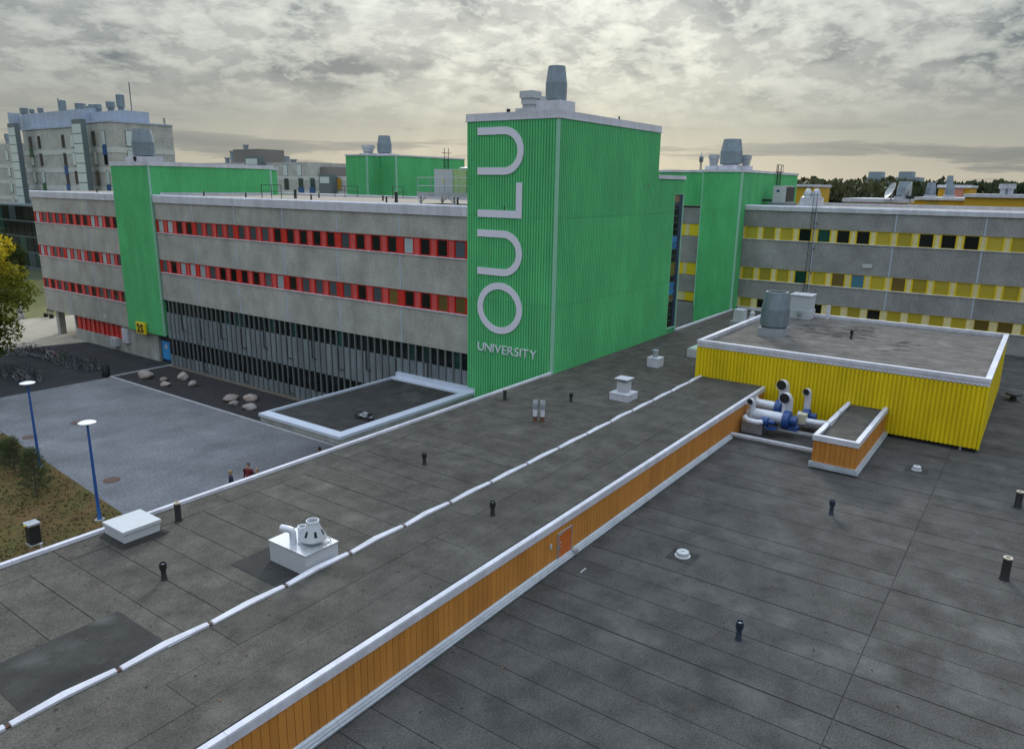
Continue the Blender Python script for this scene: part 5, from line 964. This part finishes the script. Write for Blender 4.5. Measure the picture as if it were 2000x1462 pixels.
# ================================================================== VEGETATION
def leafmat(name, c1, c2, c3=None, zr=None, sc=.6):
    m = bpy.data.materials.new(name); m.use_nodes = True; t = m.node_tree; n = t.nodes; l = t.links; b = n['Principled BSDF']; b.inputs['Roughness'].default_value = .7; b.inputs['Specular IOR Level'].default_value = .25
    g = n.new('ShaderNodeNewGeometry'); z = n.new('ShaderNodeTexNoise'); z.inputs['Scale'].default_value = sc; z.inputs['Detail'].default_value = 5; l.new(g.outputs['Position'], z.inputs['Vector'])
    r = n.new('ShaderNodeValToRGB'); r.color_ramp.elements[0].position = .38; r.color_ramp.elements[1].position = .62; r.color_ramp.elements[0].color = (*c1, 1); r.color_ramp.elements[1].color = (*c2, 1); l.new(z.outputs[0], r.inputs[0]); out = r.outputs[0]
    if c3:   # autumn colour in the top of the crown
        s = n.new('ShaderNodeSeparateXYZ'); l.new(g.outputs['Position'], s.inputs[0]); a = n.new('ShaderNodeMath'); a.operation = 'MULTIPLY_ADD'; a.inputs[1].default_value = 3.5; l.new(z.outputs[0], a.inputs[0]); l.new(s.outputs[2], a.inputs[2])
        k = n.new('ShaderNodeMapRange'); k.inputs[1].default_value = zr[0]; k.inputs[2].default_value = zr[1]; l.new(a.outputs[0], k.inputs[0]); x = n.new('ShaderNodeMix'); x.data_type = 'RGBA'; l.new(k.outputs[0], x.inputs[0]); l.new(out, x.inputs[6]); x.inputs[7].default_value = (*c3, 1); out = x.outputs[2]
    tr = n.new('ShaderNodeBsdfTranslucent'); l.new(out, tr.inputs[0]); ms = n.new('ShaderNodeMixShader'); ms.inputs[0].default_value = .35; l.new(out, b.inputs['Base Color']); l.new(b.outputs[0], ms.inputs[1]); l.new(tr.outputs[0], ms.inputs[2]); l.new(ms.outputs[0], n['Material Output'].inputs[0]); return m
def leaves(clumps, n, size, aspect=.6, droop=0):
    b = MB(); rnd = random
    for _ in range(n):
        c, r = rnd.choice(clumps); d = Vector((rnd.gauss(0, 1), rnd.gauss(0, 1), rnd.gauss(0, 1))).normalized()*(r*rnd.uniform(.35, 1)**.6); p = c+d; p.z -= droop*rnd.random()
        a = Vector((rnd.gauss(0, 1), rnd.gauss(0, 1), rnd.gauss(0, .7))).normalized(); q = a.orthogonal().normalized(); q = (q*math.cos(rnd.random()*6)+a.cross(q)*math.sin(rnd.random()*6)); s = size*rnd.uniform(.6, 1.4)
        b.add([p-a*s*.5, p+q*s*aspect*.5, p+a*s*.5, p-q*s*aspect*.5], [(0, 1, 2, 3)])
    return b
def raw(b, name, m, par): 
    off = wloc(par); me = bpy.data.meshes.new(name); me.from_pydata([(x-off.x, y-off.y, z-off.z) for x, y, z in b.v], [], b.f); me.materials.append(m); return inst(me, name, par)
def broad_tree(label, base, hgt, rad, leafm, barkm, n=9000, leaf=.26, zlow=.22, nclump=70, group=None, name='birch_tree', shape=1.0):
    t = thing(name, label, 'tree', base, group); bx_, by_, bz = base; tk = MB(); tk.tube([(bx_, by_, bz-.1), (bx_+.1, by_, bz+hgt*.35), (bx_-.1, by_+.1, bz+hgt*.7), (bx_, by_, bz+hgt*.95)], [hgt*.016, hgt*.012, hgt*.007, .02], 8); cl = []
    for i in range(nclump):
        f = zlow+(1-zlow)*(i+.5)/nclump; prof = (math.sin(min(1, (f-zlow)/(1-zlow)*1.25+.12)*math.pi*.5) if f < .5 else 1)*(1-max(0, (f-.45)/.6)**1.8); a = i*2.4+random.uniform(-.4, .4); rr = rad*prof*random.uniform(.35, 1.0)*shape
        c = Vector((bx_+rr*math.cos(a), by_+rr*math.sin(a), bz+hgt*f-.12*rr)); cl.append((c, random.uniform(.5, 1.0)*rad*.27))
        if i % 2 == 0: tk.tube([(bx_, by_, bz+hgt*max(.08, f-.14)), ((bx_+c.x)/2, (by_+c.y)/2, c.z-.1), tuple(c)], [.05, .03, .012], 5)
    tk.build('trunk', barkm, t, True); raw(leaves(cl, n, leaf, .65, .3), 'crown', leafm, t); return t
BL = leafmat('birch_leaves', (0.125, 0.155, 0.024), (0.28, 0.29, 0.045), (0.56, 0.44, 0.020), (8.6, 12.4)); DG = leafmat('dark_foliage', (.025, .045, .012), (.055, .085, .025)); PINEL = leafmat('pine_needles', (.040, .062, .020), (.085, .105, .035), sc=1.2)
p = P(-40, 730, z=0); broad_tree('tall birch with yellowing top beside the bicycle yard', (p.x, p.y, 0), 14.4, 4.8, BL, BIRCHB, 30000, .27, .10, 130)
p = P(-30, 790, z=0); broad_tree('low dark bush beneath the birch at the yard edge', (p.x-1, p.y, 0), 3.6, 2.0, DG, BARK, 5000, .22, .05, 40, name='bush')
for px, py, x, hh, rr, lb in [(30, 640, 44, 7.5, 3.6, 'broad green tree behind the birch by the sandy path'), (66, 625, 60, 6.0, 3.0, 'green tree between the birch and the overhanging wing end'), (5, 620, 50, 8.5, 3.8, 'taller green tree hidden behind the birch'), (85, 600, 70, 6.0, 3.2, 'dark tree beyond the wing end')]:
    p = P(px, py, x=x); p.z = 0; broad_tree(lb, (p.x, p.y, 0), hh, rr, leafmat('mixed_leaves', (.04, .06, .014), (.09, .10, .025)) if px != 85 else DG, BARK, 6000, .34, .08, 50, 'trees beyond the yard', 'leafy_tree')  # the tree beyond the wing end takes the darker leaf colour
def pine(label, base, hgt, rad, group, n=2600, name='young_pine'):
    t = thing(name, label, 'tree', base, group); bx_, by_, bz = base; tk = MB().tube([(bx_, by_, bz-.05), (bx_+.03, by_, bz+hgt*.5), (bx_, by_, bz+hgt)], [hgt*.02, hgt*.013, .012], 7); b = MB()
    lay = 9
    for i in range(lay):
        f = .14+.84*i/lay; z = bz+hgt*f; rr = rad*(1-f)**.8+.08
        for k in range(6):
            a = k*1.047+i*.6+random.uniform(-.2, .2); tip = Vector((bx_+rr*math.cos(a), by_+rr*math.sin(a), z+rr*.28)); o = Vector((bx_, by_, z)); tk.tube([o, tip], [.02, .008], 4)
            for _ in range(n//(lay*6)):
                u = random.uniform(.25, 1.05); q = o.lerp(tip, u)+Vector((random.gauss(0, .07), random.gauss(0, .07), random.gauss(0, .06))); d = (tip-o).normalized()+Vector((random.gauss(0, .5), random.gauss(0, .5), random.gauss(.3, .4))); d = d.normalized()*random.uniform(.10, .2); s = d.orthogonal().normalized()*.014
                b.add([q-s, q+s, q+d], [(0, 1, 2)])
    tk.build('trunk', BARK, t); raw(b, 'crown', PINEL, t)
p = P(30, 925, z=0); pine('young pine on the lawn nearer the lamp post and plaza edge', (p.x, p.y, 0), 2.2, .72, 'young pines on the lawn', 2600); p = P(72, 968, z=0); pine('young pine on the lawn nearer the metal cabinet', (p.x, p.y, 0), 2.7, .85, 'young pines on the lawn', 3200); p = P(8, 905, z=0); pine('smallest young pine on the lawn by the plaza edge', (p.x, p.y, 0), 1.4, .6, 'young pines on the lawn', 1500)
# spruces in the gap, one by one
def spruce_mesh(b, x, y, z0, hgt, rad, lay=9, kk=7):
    b.tube([(x, y, z0), (x, y, z0+hgt*.93)], [hgt*.014, .02], 4, False)
    for i in range(lay):
        f = .12+.86*i/lay; z = z0+hgt*f; rr = rad*(1-f)**.75*random.uniform(.75, 1.15)+.30
        for k in range(kk):
            a = 6.283*k/kk+i*.5+random.uniform(-.25, .25); r_ = rr*random.uniform(.65, 1.15); c, s = math.cos(a), math.sin(a); w_ = r_*.34
            b.add([(x, y, z+hgt*.085), (x+c*r_*.6-s*w_, y+s*r_*.6+c*w_, z), (x+c*r_, y+s*r_, z-hgt*.02), (x+c*r_*.6+s*w_, y+s*r_*.6-c*w_, z)], [(0, 1, 2), (0, 2, 3)])
SPR = leafmat('spruce_needles', (.018, .032, .014), (.04, .058, .022), sc=.3)
for px, pt_, r_ in [(660, 334, 1.5), (650, 341, 1.3), (686, 341, 1.4), (695, 334, 1.6), (640, 344, 1.2), (672, 342, 1.3)]:
    x = 150; p = P(px, pt_, x=x); t = thing('spruce_tree', 'dark spruce standing behind the low apartment block roofs', 'tree', (x, p.y, 0), 'spruces behind the low apartment block'); b = MB(); spruce_mesh(b, x, p.y, 0, p.z, r_*1.6, 14, 8); raw(b, 'crown', SPR, t); MB().tube([(x, p.y, 0), (x, p.y, p.z*.8)], [.2, .05], 6).build('trunk', BARK, t)
# the far forest: one mass
random.seed(11); b = MB()
for i in range(4200):
    d = 185+330*random.random()**1.6; a = R(random.uniform(-10, 34) if i < 3400 else random.uniform(34, 92)); x, y = d*math.cos(a), d*math.sin(a)
    if i >= 3400 and d < 260: continue
    hgt = (random.uniform(16.2, 19.6) if i < 3400 else random.uniform(10, 14))+(d-185)*.006
    if random.random() < .62: spruce_mesh(b, x, y, 0, hgt, random.uniform(2.4, 3.6), 7, 6)
    else:
        for k in range(34):
            u = random.uniform(-1, 1); aa = random.uniform(0, 6.28); rr = 2.6*math.sqrt(1-u*u)*random.uniform(.7, 1.1); c = Vector((x+rr*math.cos(aa), y+rr*math.sin(aa), hgt*.64+u*hgt*.30)); s = .95; q1 = Vector((random.gauss(0, 1), random.gauss(0, 1), random.gauss(0, 1))).normalized()*s; q2 = q1.orthogonal().normalized()*s
            b.add([c-q1, c+q2, c+q1, c-q2], [(0, 1, 2, 3)])
me = bpy.data.meshes.new('far_forest'); me.from_pydata(b.v, [], b.f); me.materials.append(leafmat('forest_leaves', (.018, .034, .014), (.062, .066, .022), sc=.09)); tag(inst(me, 'far_forest'), 'mixed dark conifer and olive forest filling the horizon', 'forest', kind='stuff')
# ================================================================== STREET FURNITURE, BICYCLES, PEOPLE
for (a, b_), lb in [((195, 1014), 'blue lamp post with white disc head nearer the roof edge'), ((78, 910), 'blue lamp post with white disc head beside the young pines')]:
    p = P(a, b_, z=0); t = thing('lamp_post', lb, 'street lamp', (p.x, p.y, 0), 'disc lamp posts'); MB().lathe(p.x, p.y, [(.13, 0), (.12, .05), (.085, .10), (.075, 1.2), (.05, 4.62), (.05, 4.72)], 12).build('pole', BLUE, t, True); MB().lathe(p.x, p.y, [(.07, 4.72), (.10, 4.74), (.12, 4.78)], 12).build('neck', OFFW, t, True); MB().lathe(p.x, p.y, [(.10, 4.78), (.33, 4.81), (.385, 4.84), (.33, 4.87), (.05, 4.90)], 24).build('lamp_disc', mat('lamp_white', (.8, .8, .8), .35), t, True); MB().lathe(p.x, p.y, [(.22, -.02), (.22, .03)], 12).build('footing', CONCB, t)
p = P(68, 1062, z=0); t = thing('utility_cabinet', 'dark metal cabinet with pale lid on the lawn', 'cabinet', (p.x, p.y, 0)); box('case', BLK, t, p.x-.22, p.x+.22, p.y-.22, p.y+.22, .08, .95); box('lid', GALV, t, p.x-.26, p.x+.26, p.y-.28, p.y+.28, .951, 1.04); box('footing', CONCB, t, p.x-.26, p.x+.26, p.y-.26, p.y+.26, -.02, .078); box('marker', SIGNY, t, p.x-.30, p.x-.262, p.y-.1, p.y+.1, .96, 1.0); MB().lathe(p.x-.1, p.y-.95, [(.03, 0), (.03, .3), (.06, .31), (.06, .38)], 8).build('marker_post', OFFW, t)
p = P(208, 735, z=0); t = thing('litter_bin', 'black litter bin at the corner of the gravel bed', 'bin', (p.x, p.y, 0)); MB().lathe(p.x, p.y, [(.28, 0), (.30, .03), (.31, .85), (.27, .92), (.27, .8)], 16).build('body', BLK, t, True); MB().torus((p.x, p.y, .9), (0, 0, 1), .29, .02, 16, 6).build('rim', BLK, t)
t = thing('bollard', 'pale concrete bollard on the sandy path edge', 'bollard', P(41, 622, z=0)); q = P(41, 622, z=0); MB().lathe(q.x, q.y, [(.42, 0), (.42, .5), (.3, .6), (.34, .9), (.30, 1.3), (.15, 1.5)], 12).build('body', CONCB, t, True)
t = thing('park_bench', 'dark bench on the grass beyond the wing end', 'bench', P(95, 620, z=0)); q = P(95, 620, z=0)
for k in range(3): cbox('slat', BLK, t, q.x-.2+k*.15, q.x-.07+k*.15, q.y-.9, q.y+.9, .42, .46)
for k in range(2): cbox('back_slat', BLK, t, q.x+.26, q.x+.30, q.y-.9, q.y+.9, .6+k*.18, .72+k*.18)
for dy in (-.7, .7): cbox('leg', BLK, t, q.x-.2, q.x+.25, q.y+dy-.04, q.y+dy+.04, 0, .418)
# bicycles (built along local x)
FRAMES = [mat('bike_'+n_, c, .4) for n_, c in (('black', (.015, .015, .018)), ('white', (.6, .62, .6)), ('green', (.03, .16, .05)), ('blue', (.02, .05, .14)), ('grey', (.18, .19, .2)), ('red', (.2, .02, .02)))]
def bike(fm):
    t = thing('bicycle', 'bicycle', 'bicycle', (0, 0, 0))
    for x in (-.53, .53):
        w_ = MB().torus((x, 0, .34), (0, 1, 0), .32, .022, 22, 6).build('wheel', BLK, t); MB().torus((x, 0, .34), (0, 1, 0), .295, .012, 22, 5).build('rim', GALV, w_); b = MB()
        for k in range(7): a = k*.4488; b.tube([(x-.29*math.cos(a), 0, .34-.29*math.sin(a)), (x+.29*math.cos(a), 0, .34+.29*math.sin(a))], .004, 3, False)
        b.build('spokes', GALV, w_)
    MB().tube([(-.53, .0, .34), (-.02, 0, .30), (.36, 0, .72)], .02, 6).tube([(-.02, 0, .30), (-.16, 0, .86)], .02, 6).tube([(-.53, 0, .34), (-.14, 0, .78), (.34, 0, .80)], .017, 6).build('frame', fm, t)
    MB().tube([(.53, .0, .34), (.40, 0, .66), (.34, 0, .92)], .018, 6).build('fork', fm, t); MB().tube([(.18, .28, 1.0), (.32, .14, 1.02), (.35, 0, .98), (.32, -.14, 1.02), (.18, -.28, 1.0)], .014, 6).build('handlebar', BLK, t)
    MB().add([(-.30, -.08, .90), (-.30, .08, .90), (-.02, .025, .90), (-.02, -.025, .90), (-.29, -.07, .95), (-.29, .07, .95), (-.03, .02, .94), (-.03, -.02, .94)], [(0, 1, 2, 3), (4, 7, 6, 5), (0, 4, 5, 1), (1, 5, 6, 2), (2, 6, 7, 3), (3, 7, 4, 0)]).build('saddle', BLK, t)
    MB().torus((-.02, 0, .30), (0, 1, 0), .09, .012, 14, 5).build('chainring', BLK, t); MB().box(-.80, -.28, -.06, .06, .70, .715).build('rack', BLK, t); MB().tube([(-.02, -.02, .3), (-.02, -.08, .16), (-.02, -.16, .16)], .01, 5).tube([(-.02, .02, .3), (-.02, .08, .44), (-.02, .16, .44)], .01, 5).build('cranks', BLK, t); return t
names = ['black', 'white', 'green', 'blue', 'grey', 'red']; protos = [bike(f) for f in FRAMES]; used = set()
row1 = [(28, 692, 0), (44, 690, 4), (60, 694, 0), (70, 693, 3), (84, 697, 0), (93, 700, 0), (104, 703, 1), (116, 706, 5), (128, 709, 2), (138, 712, 0), (150, 716, 3), (160, 720, 0), (172, 719, 4), (186, 718, 0)]
row2 = [(22, 735, 0), (36, 738, 0), (46, 742, 4), (58, 737, 3), (68, 741, 0)]
for k, (px, py, c) in enumerate(row1+row2):
    p = P(px, py+3, z=0.002); rz = R(random.uniform(95, 135) if k < 14 else random.uniform(80, 120)); g_ = 'bicycles in the long row by the plinth' if k < 14 else 'bicycles in the small cluster by the bush'
    lb = f"{names[c]} framed bicycle parked in the {'long row facing the plinth wall' if k < 14 else 'small cluster by the birch and bush'}"
    if c in used: o = dup(protos[c], p, lb, g_, rz); o.scale = (1.18,)*3
    else: o = protos[c]; used.add(c); o.location = p; o.rotation_euler = (0, 0, rz); o.scale = (1.18,)*3; o['label'] = lb; o['group'] = g_
for c, o in enumerate(protos):
    if c not in used: [bpy.data.objects.remove(q) for q in list(o.children)]; bpy.data.objects.remove(o)
t = thing('bicycle_rack', 'low steel rack rail along the long row of bicycles', 'rack', P(110, 706, z=0)); q0, q1 = P(30, 692, z=0), P(186, 722, z=0); MB().tube([(q0.x, q0.y, .35), (q1.x, q1.y, .35)], .025, 6).build('rail', GALVD, t)
for k in range(5): q = q0.lerp(q1, k/4); MB().tube([(q.x, q.y, 0), (q.x, q.y, .35)], .025, 6).build('leg', GALVD, t)
# people: skinned figures standing on the plaza behind the roof edge
SKIN = mat('skin', (.42, .25, .18), .6)
def person(label, px, py, facing, jacket, trousers, hair, hgt=1.72, hairlen=0):
    p = P(px, py, z=hgt); s = hgt/1.72
    J = {'pel': (0, 0, .95), 'wai': (0, 0, 1.08), 'che': (0.01, 0, 1.28), 'nek': (0, 0, 1.43), 'hd0': (.015, 0, 1.53), 'hd1': (.02, 0, 1.62), 'hd2': (.01, 0, 1.66)}
    ed = [('pel', 'wai'), ('wai', 'che'), ('che', 'nek'), ('nek', 'hd0'), ('hd0', 'hd1'), ('hd1', 'hd2')]; rad = {'pel': (.15, .12), 'wai': (.14, .11), 'che': (.17, .12), 'nek': (.06, .06), 'hd0': (.075, .08), 'hd1': (.082, .092), 'hd2': (.055, .06)}
    for q, sg_ in (('l', 1), ('r', -1)):
        J.update({q+'sh': (0, .19*sg_, 1.38), q+'el': (-.03, .25*sg_, 1.10), q+'wr': (.10, .23*sg_, .88), q+'ha': (.14, .22*sg_, .80), q+'hi': (0, .09*sg_, .88), q+'kn': (.03, .11*sg_, .48), q+'an': (-.02, .11*sg_, .09), q+'to': (.13, .13*sg_, .035)})
        ed += [('che', q+'sh'), (q+'sh', q+'el'), (q+'el', q+'wr'), (q+'wr', q+'ha'), ('pel', q+'hi'), (q+'hi', q+'kn'), (q+'kn', q+'an'), (q+'an', q+'to')]
        rad.update({q+'sh': (.07, .07), q+'el': (.052, .052), q+'wr': (.038, .038), q+'ha': (.03, .045), q+'hi': (.10, .10), q+'kn': (.065, .065), q+'an': (.05, .05), q+'to': (.035, .045)})
    ks = list(J); me = bpy.data.meshes.new('person'); me.from_pydata([tuple(Vector(J[k])*s) for k in ks], [(ks.index(a), ks.index(b)) for a, b in ed], []); o = bpy.data.objects.new('person', me); COL.objects.link(o)
    mo = o.modifiers.new('skin', 'SKIN'); sv = me.skin_vertices[0].data
    for i, k in enumerate(ks): sv[i].radius = tuple(v*s for v in rad[k])
    sv[0].use_root = True; o.modifiers.new('sub', 'SUBSURF').levels = 2; o.modifiers['sub'].render_levels = 2
    dg = bpy.context.evaluated_depsgraph_get(); dg.update(); m2 = bpy.data.meshes.new_from_object(o.evaluated_get(dg)); COL.objects.unlink(o); bpy.data.objects.remove(o)
    m2.materials.clear(); [m2.materials.append(q) for q in (jacket, trousers, SKIN, BLK)]
    for f in m2.polygons: c = f.center/s; f.material_index = 2 if c.z > 1.45 or (c.z < .87 and abs(c.y) > .17 and c.x > .06) else 0 if c.z > .86 or abs(c.y) > .185 else 3 if c.z < .10 else 1; f.use_smooth = True
    b_ = inst(m2, 'person', None, (p.x, p.y, 0), facing); tag(b_, label, 'person', 'people on the plaza')
    bm = bmesh.new(); bmesh.ops.create_icosphere(bm, subdivisions=3, radius=1)
    for v in bm.verts: v.co = Vector((v.co.x*.105-.012, v.co.y*.093, v.co.z*.115+1.635)); 
    bmesh.ops.delete(bm, geom=[v for v in bm.verts if v.co.x > .045 and v.co.z < 1.665 or v.co.z < 1.56-hairlen], context='VERTS'); bmesh.ops.scale(bm, vec=(s, s, s), verts=bm.verts); hm = bpy.data.meshes.new('hair'); bm.to_mesh(hm); bm.free(); hm.materials.append(hair); hm.polygons.foreach_set('use_smooth', [True]*len(hm.polygons)); inst(hm, 'hair', b_)
    fb = MB()
    for sg_ in (-1, 1): fb.lathe(.095*s, .032*sg_*s, [(.001, 1.60*s), (.011*s, 1.61*s), (.001, 1.62*s)], 6, False)
    ey = fb.build('eyes', BLK, None); ey.parent = b_; nb = MB().add([(Vector(v)*s) for v in ((.09, -.014, 1.565), (.09, .014, 1.565), (.088, 0, 1.61), (.118, 0, 1.572))], [(0, 1, 3), (1, 2, 3), (2, 0, 3)]).build('nose', SKIN, None); nb.parent = b_
HB = mat('brown_hair', (.07, .045, .025), .7); HBL = mat('blond_hair', (.28, .19, .10), .7)
NAVY = mat('navy_jacket', (.012, .016, .04), .8); REDJ = mat('dark_red_jacket', (.12, .010, .016), .8); GREYT = mat('grey_trousers', (.06, .06, .065), .85)
person('person in dark red jacket with short hair standing on the plaza', 484, 904, R(200), REDJ, GREYT, HB, 1.8); person('fair-haired person in dark navy jacket standing on the plaza', 450, 918, R(-20), NAVY, BLK, HBL, 1.68, .08); person('person with light brown hair, only the head showing above the roof edge', 501, 914, R(180), GREYT, NAVY, HBL, 1.66, .05)
person('person in red top almost hidden by the roof edge near the canopy roof', 624, 873, R(60), REDJ, NAVY, HB, 1.62)
